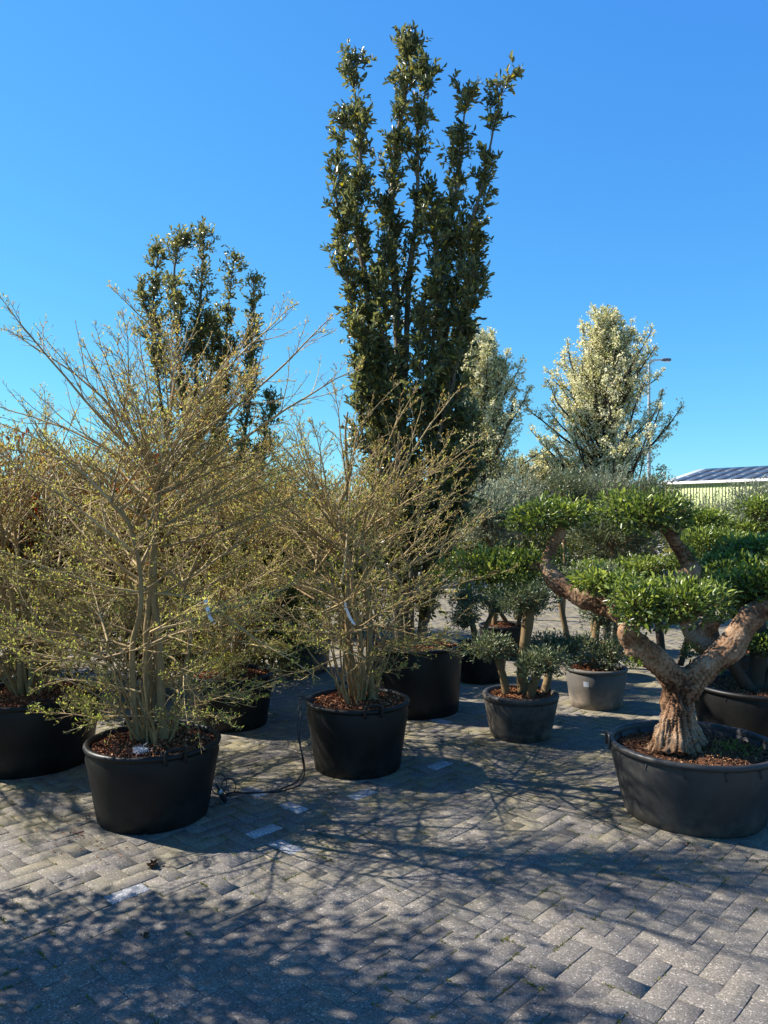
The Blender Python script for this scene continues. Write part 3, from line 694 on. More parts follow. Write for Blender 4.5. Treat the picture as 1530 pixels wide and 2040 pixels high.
def shoots(name, label, c, rad, nsh, mat, seed, group, L=.4, zfoot=0., cat='olive tree', lw=(.04, .07), per=22, trunk=.05):
    """feathery olive crown: many upright whippy shoots set with narrow leaves"""
    r = np.random.default_rng(seed); e = empty(name, (c[0], c[1], zfoot), label, cat, group); c = np.array(c, float); rad = np.array(rad, float)
    tr = MB(); limb(tr, [np.r_[c[0], c[1], zfoot, trunk], np.r_[c[0] + .05, c[1], (c[2] + zfoot) / 2, trunk * .85], np.r_[c[0], c[1], c[2], trunk * .7]], 12, 8)
    for k in range(7):
        u = rdir(r, 1)[0]; u[2] = abs(u[2]); limb(tr, [np.r_[c - [0, 0, rad[2] * .8], trunk * .5], np.r_[c + u * rad * .4, trunk * .25], np.r_[c + u * rad * .8, .005]], 8, 5)
    tr.build('trunk', M['olive_stem'], e, True)
    u = rdir(r, nsh); s0 = c + u * rad * r.uniform(.3, .85, (nsh, 1))
    P = grow(r, s0, u * [1, 1, .8] + [0, 0, .55], L * r.uniform(.5, 1.2, nsh), 6, .14, .08)
    tw = MB(); tubes(tw, P, np.full(nsh, .003)[:, None] * np.linspace(1, .4, 6)[None], 3); tw.build('branches', M['olive_stem'], e, True, 'stuff')
    p, d, t, i = spawn(r, P, per, .05, 1., .6, .25, 1.8); n = len(p); lf = MB(); ln = r.uniform(*lw, n)
    leaf1(lf, p, d, nrm(rdir(r, n) + [0, 0, .5]), ln, ln * .27, np.clip(r.normal(.55, .25, n), 0, 1))
    lf.build('crown', M[mat], e, False, 'stuff'); return e

GR = 'dense reddish green bushes behind the shrubs'
bushes = [((-3.75, 8.0, 1.35), (1.05, .75, 1.30), 17000, 'red_leaf', 'round reddish tipped bush behind the wide black pot'),
          ((-2.35, 7.9, 1.30), (.85, .65, 1.2), 15000, 'red_leaf', 'reddish tipped bush behind the large sprouting shrub'),
          ((-5.2, 8.8, 1.5), (1.1, .85, 1.4), 15000, 'red_leaf', 'reddish bush at the far end of the bush row'),
          ((-1.35, 8.6, 1.15), (.70, .55, 1.1), 14000, 'tree_leaf', 'dense green bush beside the grey pot behind the shrubs'),
          ((-.35, 11.5, 1.2), (1.0, .7, 1.15), 15000, 'tree_leaf', 'green bush seen between the smaller shrub and the column'),
          ((-2.2, 12.5, 1.5), (1.6, .8, 1.45), 19000, 'tree_leaf', 'broad green bush far behind the slim evergreen'),
          ((-5.0, 13.0, 1.5), (1.8, .8, 1.45), 19000, 'tree_leaf', 'broad green bush far behind the reddish bushes')]
for k, (c, rad, n, mt, lab) in enumerate(bushes):
    bush('bush', lab, c, rad, n, mt, .05, .095, 50 + k, GR)

# a round-headed tree at the row edge, whose shade falls on the near paving
bush('round_headed_tree', 'dense round-headed tree at the row edge, shading the near paving', (-3.40, 3.62, 2.45), (1.0, .80, 1.25), 12500, 'oak_leaf', .05, .09, 61, None, zfoot=.47, cat='tree', jag=.32)

# ------------------------------------------------------------------ topiary
def pad(parent, c, rx, ry, rz, mat, seed, n=None, l0=.018, l1=.034, wr=.40, twigs=True, bright=0., name='foliage_pad'):
    r = np.random.default_rng(seed); lf = MB(); c = np.asarray(c, float)
    n = n or int(5000 * (rx * ry) / .12 * (.030 / ((l0 + l1) / 2)) ** 1.6); n = min(n, 9000)
    u = rdir(r, n); u[:, 2] = np.where(u[:, 2] < -.15, u[:, 2] * .6, u[:, 2])
    fr = r.normal(0, 4.2, (6, 3)); ph = r.random(6) * 6
    lump = sum(np.sin(u @ fr[i] + ph[i]) for i in range(6)) / 6
    nl = 7 if rx > .15 else 2                                     # overlapping leafy lobes clipped roughly level
    la = np.arange(nl) * 2.4 + r.random() * 6; lr = np.sqrt((np.arange(nl) + .3) / nl) * .62
    off = np.stack([np.cos(la) * lr * rx, np.sin(la) * lr * ry, r.uniform(-.30, .28, nl) * rz], -1)
    sc = np.stack([r.uniform(.38, .62, nl) * rx, r.uniform(.42, .66, nl) * ry, r.uniform(.62, 1.0, nl) * rz], -1)
    li = r.integers(0, nl, n)
    ax = (np.abs(u[:, 0]) ** 2 + np.abs(u[:, 1]) ** 2) ** 1.3 + np.abs(u[:, 2]) ** 2.6
    k = ax ** (-1 / 2.6)
    rr = (1 - .5 * r.random(n) ** 2) * (1 + .22 * lump) * k
    p = c + off[li] + u * rr[:, None] * sc[li]
    stray = r.random(n) < .11; p[stray] += u[stray] * r.uniform(.0, .055, (stray.sum(), 1)) + [0, 0, .014]
    tone = np.clip(.40 + bright + r.normal(.03, .10, nl)[li] + .18 * u[:, 2] + .12 * lump + r.normal(0, .22, n), 0, 1); old = r.random(n) < .02; tone[old] = 1.0  # sunlit tops and shaded undersides put into tone; bright lifts sunlit pads
    leafcloud(lf, r, p, u, l0, l1, wr, tone, .35, .8)
    o = lf.build(name, M[mat], parent, False, 'stuff')
    if twigs:
        tw = MB(); m = int(36 * rx / .3) + 10; uu = rdir(r, m); uu[:, 2] = np.abs(uu[:, 2]) * .8
        s0 = np.repeat((c - [0, 0, rz * .75])[None], m, 0); e0 = c + uu * [rx * .85, ry * .85, rz * .7]
        P = s0[:, None] * (1 - np.linspace(0, 1, 5))[None, :, None] + e0[:, None] * np.linspace(0, 1, 5)[None, :, None]
        P[:, 1:4] += r.normal(0, .012, (m, 3, 3)); tubes(tw, P, np.full(m, .006)[:, None] * np.linspace(1, .3, 5)[None], 4)
        tw.build('twigs', M['olive_stem'], o, True, 'stuff')
    return o

def wp(x0, x1, y0, y1, Y):
    """pixel box of a cushion at depth Y -> centre, rx, rz"""
    c = W((x0 + x1) / 2, (y0 + y1) / 2, Y); return c, (x1 - x0) / 2 / F * Y, (y1 - y0) / 2 / F * Y
def L4(*pts): return [np.r_[W(x, y, Y), r] for x, y, Y, r in pts]

GT = 'clipped cloud topiaries'
# the gnarled bonsai
bon = empty('bonsai_tree', (1.888, 4.69, .40), 'gnarled forked bonsai tree with thick bare limbs and clipped leaf cushions', 'tree', GT)
tk = MB(); rb_ = np.random.default_rng(77)
LIMBS = []
def lb(*pts, n=22, k=14, rough=.05):
    limb(tk, L4(*pts), n, k, rng=rb_, rough=rough); c_ = spline(L4(*pts), 30)[:, :3]
    LIMBS.append((c_, np.r_[0, np.cumsum(np.linalg.norm(np.diff(c_, axis=0), axis=1))]))
lb((1350, 1505, 4.69, .135), (1348, 1465, 4.69, .112), (1348, 1425, 4.69, .098), (1350, 1390, 4.69, .098), (1358, 1362, 4.69, .105), (1362, 1352, 4.69, .08))
for (xa, xb, dy, rr) in ((1302, 1322, -.02, .05), (1325, 1330, -.12, .055), (1352, 1350, -.15, .05), (1380, 1366, -.10, .055), (1405, 1378, .0, .055), (1360, 1360, .12, .06)):
    lb((xa, 1502, 4.69 + dy * 1.3, rr * 1.25), (xb, 1460, 4.69 + dy, rr), ((xb + 1350) / 2, 1410, 4.69 + dy * .7, rr * .8), (1352, 1372, 4.69 + dy * .4, rr * .5), rough=.09)
lb((1360, 1385, 4.69, .085), (1332, 1340, 4.67, .082), (1298, 1308, 4.65, .080), (1268, 1285, 4.63, .08), (1252, 1262, 4.62, .066), (1260, 1240, 4.62, .056), (1284, 1226, 4.60, .05), (1302, 1216, 4.58, .042))
lb((1245, 1285, 4.62, .02), (1238, 1268, 4.6, .014), (1233, 1256, 4.6, .004), n=8, k=8)
lb((1275, 1285, 4.64, .05), (1248, 1262, 4.58, .035), (1243, 1240, 4.6, .018), n=10, rough=.1)
lb((1364, 1385, 4.69, .085), (1382, 1352, 4.69, .084), (1412, 1324, 4.70, .080), (1445, 1300, 4.71, .084), (1470, 1268, 4.72, .082), (1488, 1238, 4.72, .078), (1518, 1212, 4.73, .076), (1570, 1196, 4.75, .07), (1640, 1170, 4.78, .055))
lb((1256, 1262, 4.65, .055), (1238, 1228, 4.80, .058), (1210, 1210, 4.90, .066), (1170, 1196, 4.98, .068), (1125, 1172, 5.08, .066), (1094, 1140, 5.18, .058), (1095, 1105, 5.2, .046), (1110, 1070, 5.2, .037), (1122, 1040, 5.2, .028))
lb((1100, 1135, 5.2, .037), (1075, 1128, 5.25, .03), (1040, 1128, 5.3, .02), (990, 1130, 5.32, .012), n=14)
lb((1440, 1302, 4.74, .06), (1408, 1290, 4.92, .06), (1380, 1262, 5.0, .062), (1366, 1215, 5.02, .055), (1368, 1170, 5.0, .058), (1374, 1142, 5.0, .068), (1370, 1118, 5.0, .052), (1348, 1085, 5.0, .043), (1328, 1056, 5.0, .036), (1300, 1030, 5.0, .024))
lb((1385, 1270, 4.98, .055), (1412, 1250, 4.93, .052), (1424, 1228, 4.9, .048), n=10)
lb((1370, 1145, 5.0, .04), (1335, 1150, 4.95, .03), (1290, 1160, 4.9, .02), n=10)
tko = tk.build('trunk', M['bonsai_bark'], bon, True)
rm_ = tko.modifiers.new('merge', 'REMESH'); rm_.mode = 'VOXEL'; rm_.voxel_size = .0065; rm_.use_smooth_shade = True
sm_ = tko.modifiers.new('smooth', 'SMOOTH'); sm_.iterations = 6; sm_.factor = .5
dg_ = bpy.context.evaluated_depsgraph_get(); me_ = bpy.data.meshes.new_from_object(tko.evaluated_get(dg_)); tko.modifiers.clear()
from mathutils import noise as mnoise
nv = len(me_.vertices); co = np.empty(nv * 3, np.float32); me_.vertices.foreach_get('co', co); co = co.reshape(-1, 3).astype(float)
no = np.empty(nv * 3, np.float32); me_.vertices.foreach_get('normal', no); no = no.reshape(-1, 3)
cen, arc, lid = np.concatenate([l[0] for l in LIMBS]), np.concatenate([l[1] for l in LIMBS]), np.concatenate([np.full(len(l[1]), i) for i, l in enumerate(LIMBS)])
disp = np.empty(nv); tone_ = np.empty(nv)
for a_ in range(0, nv, 4000):
    cc_ = co[a_:a_ + 4000]; d2 = ((cc_[:, None] - cen[None]) ** 2).sum(-1); ii = d2.argmin(1)
    for q_ in range(len(cc_)):
        k_ = ii[q_]; off = cc_[q_] - cen[k_]; sa = arc[k_]
        w1 = Vector((off[0] * 30 + sa * 4, off[1] * 30 + sa * 3, off[2] * 30 + sa * 2 + lid[k_] * 7.3))
        w2 = Vector(cc_[q_] * 11); w3 = Vector(cc_[q_] * 70)
        rid = 1 - abs(mnoise.noise(w1)) * 2.2; rid = max(rid, 0) ** 3
        low = min(1., max(0., (1.02 - cc_[q_][2]) / .35))          # old fissured foot, smoother limbs
        n2 = mnoise.noise(w2); n3 = mnoise.noise(w3)
        n4 = mnoise.noise(Vector(cc_[q_] * 4.5)); disp[a_ + q_] = .012 * n2 + .004 * n3 - rid * (.002 + .016 * low)
        tone_[a_ + q_] = .56 + .22 * n2 + .28 * n3 + .38 * n4 - (.22 + .25 * low) * rid
co += no * disp[:, None]; me_.vertices.foreach_set('co', co.astype(np.float32).ravel())
at_ = me_.attributes.get('tone') or me_.attributes.new('tone', 'FLOAT', 'POINT')
if at_.domain != 'POINT' or len(at_.data) != nv:
    me_.attributes.remove(at_); at_ = me_.attributes.new('tone', 'FLOAT', 'POINT')
at_.data.foreach_set('value', np.clip(tone_, 0, 1).astype(np.float32)); me_.update()
me_.polygons.foreach_set('use_smooth', np.ones(len(me_.polygons), bool))
old_ = tko.data; tko.data = me_; bpy.data.meshes.remove(old_)
if not me_.materials: me_.materials.append(M['bonsai_bark'])
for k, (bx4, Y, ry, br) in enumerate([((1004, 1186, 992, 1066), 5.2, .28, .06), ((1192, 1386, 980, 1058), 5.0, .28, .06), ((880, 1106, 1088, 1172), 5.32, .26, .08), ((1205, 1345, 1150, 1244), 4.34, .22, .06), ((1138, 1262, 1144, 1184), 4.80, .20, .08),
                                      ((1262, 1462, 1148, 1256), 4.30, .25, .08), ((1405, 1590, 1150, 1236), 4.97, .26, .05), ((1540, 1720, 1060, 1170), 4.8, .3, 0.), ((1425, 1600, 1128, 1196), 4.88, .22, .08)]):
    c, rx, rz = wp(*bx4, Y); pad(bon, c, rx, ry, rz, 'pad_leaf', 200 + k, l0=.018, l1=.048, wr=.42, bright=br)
for k, (x, y, Y, s_) in enumerate([(1128, 1112, 5.22, .08), (1375, 1300, 4.8, .06), (1432, 1330, 4.75, .05), (1262, 1318, 4.6, .06), (1370, 1105, 4.98, .06), (1250, 1235, 4.6, .05)]):
    pad(bon, W(x, y, Y), s_, s_, s_ * .9, 'pad_leaf', 230 + k, n=120, l0=.02, l1=.036, wr=.36, twigs=False, name='leaf_sprout')

def topiary(name, label, base, stems, pads, mat, seed, group=GT, lsz=(.016, .030), wr=.36, bark='olive_stem', cat='tree'):
    e = empty(name, base, label, cat, group); tr = MB(); r = np.random.default_rng(seed)
    for s_ in stems: limb(tr, L4(*s_), 18, 10, rng=r, rough=.02)
    tr.build('trunk', M[bark], e, True)
    for k, (bx4, Y, ry, br) in enumerate(pads):
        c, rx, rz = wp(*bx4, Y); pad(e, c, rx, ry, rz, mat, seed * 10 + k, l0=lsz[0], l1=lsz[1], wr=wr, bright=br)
    return e
topiary('olive_topiary', 'multi-stemmed olive topiary with small round cushions in the scuffed pot', (1.127, 6.34, .32),
        [[(1045, 1392, 6.36, .055), (1041, 1340, 6.36, .047), (1046, 1280, 6.36, .046), (1053, 1230, 6.36, .046), (1056, 1195, 6.36, .04)],
         [(1010, 1388, 6.33, .036), (1003, 1350, 6.33, .032), (993, 1318, 6.33, .028), (985, 1295, 6.33, .02)],
         [(1054, 1394, 6.25, .040), (1063, 1365, 6.2, .035), (1074, 1335, 6.18, .03), (1082, 1318, 6.16, .02)],
         [(1084, 1385, 6.42, .038), (1092, 1350, 6.46, .034), (1098, 1315, 6.5, .03), (1105, 1290, 6.55, .02)]],
        [((985, 1112, 1162, 1224), 6.36, .25, .05), ((925, 1030, 1262, 1314), 6.33, .2, .05), ((1020, 1142, 1290, 1348), 6.14, .2, .08), ((1050, 1175, 1265, 1318), 6.6, .25, -.05)],
        'olive_leaf', 41, lsz=(.024, .042), wr=.32)
topiary('olive_topiary', 'olive topiary with dark shaded cushions in the faded pot', (2.03, 7.35, .34),
        [[(1180, 1348, 7.35, .045), (1182, 1310, 7.35, .04), (1186, 1270, 7.35, .035), (1195, 1210, 7.35, .03), (1205, 1180, 7.35, .02)],
         [(1200, 1350, 7.3, .025), (1212, 1320, 7.3, .022), (1222, 1300, 7.3, .02)], [(1170, 1345, 7.4, .025), (1150, 1310, 7.4, .02), (1140, 1295, 7.4, .02)]],
        [((1150, 1262, 1160, 1262), 7.35, .28, .0), ((1110, 1200, 1266, 1318), 7.4, .25, .0), ((1180, 1262, 1270, 1330), 7.25, .2, .05)], 'olive_leaf', 42, lsz=(.024, .042), wr=.32)
topiary('olive_topiary', 'grey-green olive topiary in the black pot beyond the column', (1.06, 8.5, .37),
        [[(950, 1295, 8.5, .04), (945, 1260, 8.5, .036), (935, 1220, 8.5, .03), (930, 1190, 8.5, .02)], [(965, 1295, 8.55, .03), (968, 1250, 8.6, .03), (985, 1215, 8.6, .02)]],
        [((890, 968, 1160, 1215), 8.5, .25, .05), ((890, 960, 1205, 1258), 8.35, .2, .0), ((955, 1030, 1180, 1226), 8.6, .2, .0)], 'olive_leaf', 43, lsz=(.028, .05), wr=.30)
topiary('olive_topiary', 'reddish stemmed topiary standing beyond the faded pot', (2.3, 8.75, .37),
        [[(1150, 1330, 8.75, .035), (1132, 1275, 8.75, .034), (1122, 1230, 8.75, .032), (1115, 1190, 8.75, .028), (1108, 1160, 8.75, .02)], [(1165, 1330, 8.8, .03), (1180, 1270, 8.8, .03), (1185, 1210, 8.8, .028), (1200, 1170, 8.8, .02)]],
        [((1080, 1170, 1130, 1185), 8.75, .25, .05), ((1160, 1250, 1120, 1175), 8.85, .25, .0), ((1190, 1255, 1195, 1245), 8.9, .2, .0)], 'olive_leaf', 44, lsz=(.028, .05), wr=.30)
topiary('olive_topiary', 'grey olive topiary with two leaning dark stems', (1.55, 9.9, .38),
        [[(1000, 1290, 9.9, .04), (985, 1250, 9.9, .038), (990, 1210, 9.9, .03), (1000, 1180, 9.9, .02)], [(1010, 1290, 9.95, .032), (1018, 1260, 10, .03), (1000, 1225, 10, .028), (985, 1200, 10, .02)], [(1015, 1290, 9.9, .03), (1030, 1250, 9.9, .028), (1040, 1215, 9.9, .02)]],
        [((950, 1040, 1165, 1215), 9.9, .35, .0), ((1020, 1085, 1185, 1235), 9.9, .25, -.05), ((1000, 1100, 1140, 1185), 10.2, .3, .05)], 'olive_leaf', 45, lsz=(.03, .055), wr=.30)
topiary('cloud_topiary', 'dark shaded topiary in the wide black tub behind the bonsai', (2.94, 6.02, .44),
        [[(1500, 1385, 6.0, .07), (1508, 1330, 6.0, .065), (1512, 1280, 6.0, .06), (1508, 1220, 6.0, .05), (1490, 1160, 6.0, .04)], [(1497, 1380, 5.95, .05), (1470, 1340, 5.92, .045), (1448, 1305, 5.9, .04), (1425, 1270, 5.95, .035), (1415, 1200, 6.0, .03), (1420, 1150, 6.05, .02)], [(1515, 1380, 6.0, .05), (1550, 1320, 6.0, .045), (1580, 1270, 6.0, .03)]],
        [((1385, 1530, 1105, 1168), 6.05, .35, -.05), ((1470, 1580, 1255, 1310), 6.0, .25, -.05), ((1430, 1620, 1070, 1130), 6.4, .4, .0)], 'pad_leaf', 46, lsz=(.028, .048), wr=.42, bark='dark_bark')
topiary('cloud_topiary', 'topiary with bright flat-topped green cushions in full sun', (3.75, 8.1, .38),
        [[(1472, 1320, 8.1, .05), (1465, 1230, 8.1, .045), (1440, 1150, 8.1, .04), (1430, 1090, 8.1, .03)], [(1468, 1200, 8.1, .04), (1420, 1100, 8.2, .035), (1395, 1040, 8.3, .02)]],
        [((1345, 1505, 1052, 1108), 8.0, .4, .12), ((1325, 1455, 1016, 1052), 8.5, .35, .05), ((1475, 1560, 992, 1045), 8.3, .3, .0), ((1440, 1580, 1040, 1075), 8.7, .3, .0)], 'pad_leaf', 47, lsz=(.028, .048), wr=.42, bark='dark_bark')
topiary('cloud_topiary', 'low dark topiary hedge of cushions beyond the bonsai cushions', (3.2, 9.2, .0),
        [[(1200, 1325, 9.2, .05), (1210, 1230, 9.2, .045), (1190, 1160, 9.2, .03)], [(1320, 1325, 9.2, .05), (1310, 1230, 9.2, .045), (1290, 1150, 9.2, .03)], [(1355, 1325, 9.2, .04), (1380, 1230, 9.2, .035), (1390, 1140, 9.2, .03)]],
        [((1125, 1250, 1115, 1160), 9.2, .35, .0), ((1220, 1340, 1108, 1155), 9.3, .35, .0), ((1320, 1440, 1100, 1150), 9.2, .35, -.05), ((1420, 1540, 1090, 1140), 9.4, .3, .0)], 'pad_leaf', 48, lsz=(.028, .048), wr=.42, bark='dark_bark')

# feathery olives further back
GO = 'feathery olive trees beyond the topiaries'
for k, (px, Y, cy, hw, hh, mt, lab) in enumerate([
        (975, 10.8, 1045, 62, 62, 'grey_leaf', 'pale grey feathery olive beside the evergreen column'),
        (1225, 10.4, 1075, 100, 45, 'olive_leaf', 'wide low feathery olive between the two upper bonsai cushions'),
        (1030, 13.5, 1015, 60, 50, 'grey_leaf', 'grey olive crown below the small blossom tree'),
        (1120, 13.8, 1005, 60, 48, 'olive_leaf', 'silvery olive crown below the large blossom tree'),
        (1215, 14.0, 1005, 60, 45, 'grey_leaf', 'greyish olive crown behind the upper bonsai cushions'),
        (1295, 13.5, 1015, 50, 42, 'olive_leaf', 'silvery olive crown before the end of the green shed'),
        (1400, 14.0, 1052, 60, 26, 'grey_leaf', 'low feathery olive before the green shed wall'),
        (1515, 12.0, 1025, 45, 46, 'grey_leaf', 'taller feathery olive before the green shed wall'),
        (1510, 9.5, 1080, 40, 30, 'grey_leaf', 'small grey olive behind the bright topiary cushions')]):
    c = W(px, cy, Y); shoots('olive_tree', lab, c, (hw / F * Y * .8, hw / F * Y * .7, hh / F * Y * .7), 420, mt, 300 + k, GO, L=.42 * Y / 11)
# low bushes closing the view at the yard's far edge
GB = 'low green bushes along the far edge of the yard'
labs = ['behind the reddish bushes', 'under the slim evergreen', 'between the two evergreens', 'behind the evergreen column', 'below the small blossom tree', 'below the large blossom tree', 'beside the lamp post foot', 'before the green shed', 'past the green shed corner', 'past the bush row end']
for k, x in enumerate([-9.5, -6.3, -3.2, -.2, 3.2, 6.6, 9.8, 12.8, 15.8, -12.6]):
    bush('bush', 'far low green bush ' + labs[k], (x, 21 + (k % 3) * 1.2, 1.0), (2.1, 1.0, 1.05 + .25 * (k % 2)), 9500, 'tree_leaf', .10, .19, 80 + k, GB, stems=3)

# ------------------------------------------------------------------ blossom trees
def blossom(name, label, base, H, halfw, nb, seed, zb=1.6, sc=1.0):
    r = np.random.default_rng(seed); e = empty(name, base, label, 'tree', 'white blossom trees beyond the yard'); b = np.array(base, float)
    tr = MB(); limb(tr, [np.r_[b, .17 * sc], np.r_[b + [.05, 0, zb], .14 * sc], np.r_[b + [-.05, 0, H * .5], .08 * sc], np.r_[b + [.05, .05, H * .95], .02]], 24, 8, rng=r, rough=.03)
    z = np.sort(r.uniform(zb * .8, H * .8, nb)); f = (z - zb * .8) / (H * .8 - zb * .8)
    az = r.random(nb) * 6.28; el = np.radians(np.interp(f, [0, .5, 1], [34, 58, 76]) + r.normal(0, 7, nb))
    L = np.interp(f, [0, .25, .6, 1], [.80, .95, .82, .42]) * halfw * r.uniform(.6, 1.2, nb)
    P = grow(r, b + np.c_[np.zeros((nb, 2)), z], np.c_[np.cos(az) * np.cos(el), np.sin(az) * np.cos(el), np.sin(el)], L, 9, .12, .055)
    tubes(tr, P, (.016 + .014 * L)[:, None] * np.linspace(1, .2, 9)[None], 5)
    p, d, t, i = spawn(r, P, 16, .12, 1., .7, .2, 1.7); L2 = (.20 + .34 * (1 - t) * L[i]) * r.uniform(.6, 1.3, len(t))
    P2 = grow(r, p, d, L2, 5, .13, .12); tubes(tr, P2, np.full(len(P2), .011)[:, None] * np.linspace(1, .4, 5)[None], 3)
    tr.build('trunk', M['dark_bark'], e, True)
    bl = MB(); p, d, t, i = spawn(r, P2, 4, .3, 1., .8, .3, 2.)
    q = np.repeat(p, 9, 0) + r.normal(0, .05, (len(p) * 9, 3)); n = len(q)
    sun_side = np.repeat((p - b) @ np.array([-.75, -.1, .35]), 9)
    pt = np.repeat(r.normal(.66, .2, len(p)), 9)
    keep = r.random(n) < np.clip(.75 + .2 * sun_side / halfw, .4, .98)
    q = q[keep]; n = len(q); ln = r.uniform(.05, .095, n)
    leaf1(bl, q, rdir(r, n), rdir(r, n), ln, ln * .75, np.clip(pt[keep] + r.normal(0, .16, n), 0, 1))
    bl.build('crown', M['blossom'], e, False, 'stuff'); return e
def tx_(px, Y): return (px - CX) / F * Y
blossom('blossom_tree', 'large white blossoming tree in front of the lamp post', (tx_(1200, 27), 27, 0), 9.2, 3.9, 150, 401)
blossom('blossom_tree', 'white blossoming tree half hidden by the evergreen column', (tx_(962, 27), 27, 0), 8.7, 3.3, 120, 402)
blossom('blossom_tree', 'low small white blossoming tree between the two taller ones', (tx_(1085, 29), 29, 0), 4.3, 2.0, 44, 403, 1.0, .6)

# ------------------------------------------------------------------ street lamp
YL = 38.0; lx, lz = tx_(1293, YL), CAMH + (HZ - 717) / F * YL
lamp = empty('street_lamp', (lx, YL, 0), 'tall grey street lamp with a curved arm above the blossom tree', 'street lamp')
q = MB(); limb(q, [np.r_[lx, YL, 0, .10], np.r_[lx, YL, 4, .085], np.r_[lx, YL, lz - .6, .06], np.r_[lx + .04, YL, lz - .22, .055], np.r_[lx + .18, YL, lz - .04, .05], np.r_[lx + .42, YL, lz, .045], np.r_[lx + .70, YL, lz, .04]], 40, 10); q.build('pole', M['metal'], lamp, True)
q = MB(); limb(q, [np.r_[lx + .62, YL, lz, .05], np.r_[lx + .70, YL, lz + .005, .075], np.r_[lx + .9, YL, lz + .01, .085], np.r_[lx + 1.08, YL, lz + .01, .06]], 12, 10)
hd = q.build('lamp_head', M['lamp_dark'], lamp, True)
q = MB(); box(q, [lx + .72, YL - .06, lz - .10], [.3, 0, 0], [0, .12, 0], [0, 0, .03]); q.build('lens', M['white_plastic'], hd)
q = MB(); limb(q, [np.r_[lx, YL, 0, .14], np.r_[lx, YL, .5, .13], np.r_[lx, YL, .9, .11]], 8, 10); q.build('base_sleeve', M['metal'], lamp, True)

# ------------------------------------------------------------------ green shed
A = np.array([28.7, 57.4]); B = np.array([23.2, 63.7]); dr = (B - A) / np.linalg.norm(B - A); nin = np.array([-dr[1], dr[0]])
if nin[1] < 0: nin = -nin
nin = np.array([dr[1], -dr[0]]) if np.dot(np.array([dr[1], -dr[0]]), [1, 1]) > 0 else nin
S0 = A - dr * 14; Ltot = np.linalg.norm(B - A) + 14; EZ = 4.5; RUN = 6.5; RISE = 1.35
shed = empty('green_shed', (S0[0], S0[1], 0), 'long green ribbed shed with a glazed roof and white eaves', 'building')
D3 = np.r_[dr, 0]; N3 = np.r_[nin, 0]; Z3 = np.array([0, 0, 1.])
P0 = np.r_[S0, 0.]
q = MB(); box(q, P0, D3 * Ltot, N3 * .12, Z3 * EZ); box(q, P0 + D3 * Ltot, N3 * RUN * 2, -D3 * .12, Z3 * EZ); q.build('wall', M['green_wall'], shed)
rb_n = int(Ltot / .26)
q = MB()
for k in range(rb_n):
    box(q, P0 + D3 * (k * .26 + .05) - N3 * .035, D3 * .035, N3 * .034, Z3 * (EZ - .02))
rbm = q.build('cladding_ribs', M['green_wall'], shed, kind='stuff')
q = MB(); box(q, P0 - D3 * .2 - N3 * .22 + Z3 * (EZ - .02), D3 * (Ltot + .4), N3 * .3, Z3 * .15); q.build('fascia', M['white_paint'], shed)
RV = N3 * RUN + Z3 * RISE; RN = nrm(np.cross(D3, RV)); RN = RN if RN[2] > 0 else -RN
R0 = P0 - N3 * .15 + Z3 * (EZ + .12)
q = MB(); box(q, R0 - D3 * .2, D3 * (Ltot + .4), RV, RN * .06); box(q, R0 - D3 * .2 + RV, D3 * (Ltot + .4), N3 * RUN - Z3 * RISE, RN * .06); roof = q.build('roof', M['panel_frame'], shed)
ncol = int(Ltot / 1.15); nrow = 3
for cI in range(ncol):
    for rI in range(nrow):
        q = MB(); o = R0 + D3 * (cI * 1.15 + .05) + RV * (rI / nrow + .012) + RN * .062
        box(q, o, D3 * 1.07, RV * (1 / nrow - .022), RN * .03); q.build('roof_panel', M['panel'], roof)

# ------------------------------------------------------------------ small things
r = np.random.default_rng(900)
# white fluff on the mulch
c = W(281, 1476, 4.42); c[2] = .455; fl = MB(); n = 320
d = nrm(r.normal(0, 1, (n, 3)) * [.8, .6, 1] + [.1, -.2, .7]); P = grow(r, c + r.normal(0, .014, (n, 3)) * [1.2, 1, .5], d, r.uniform(.012, .04, n), 6, .7, -.12)
tubes(fl, P, np.full(n, .0016)[:, None] * np.linspace(1, .5, 6)[None], 3, r.random(n))
tag(fl.build('white_fluff', M['fluff'], kind=None), 'tuft of white fluff lying on the bark mulch', 'fluff')
# plant tags
def ptag(label, pts, w=.022):
    s = spline(np.array([W(*p) for p in pts]), 10); q = MB(); sd = np.array([1., .25, 0]); sd /= np.linalg.norm(sd); rows = []
    for i in range(10): rows += [s[i] - sd * w / 2, s[i] + sd * w / 2, s[i] + sd * w / 2 + [0, .0015, 0], s[i] - sd * w / 2 + [0, .0015, 0]]
    idx = np.arange(40).reshape(10, 4); a0, b0 = idx[:-1], idx[1:]
    q.add(rows, np.stack([a0, np.roll(a0, -1, 1), np.roll(b0, -1, 1), b0], -1))
    tag(q.build('plant_tag', M['white_plastic']), label, 'plant tag', 'white plant tags hung in the shrubs')
ptag('white plastic tag hanging in the large sprouting shrub', [(409, 1193, 4.3), (413, 1212, 4.3), (417, 1228, 4.29), (426, 1242, 4.29)])
ptag('white plastic tag tied to the stem of the smaller shrub', [(686, 1198, 5.38), (690, 1214, 5.38), (698, 1232, 5.38), (706, 1244, 5.38)])
ptag('small white tag low in the shrub of the wide pot', [(166, 1268, 5.1), (169, 1278, 5.1), (172, 1288, 5.1)], .016)
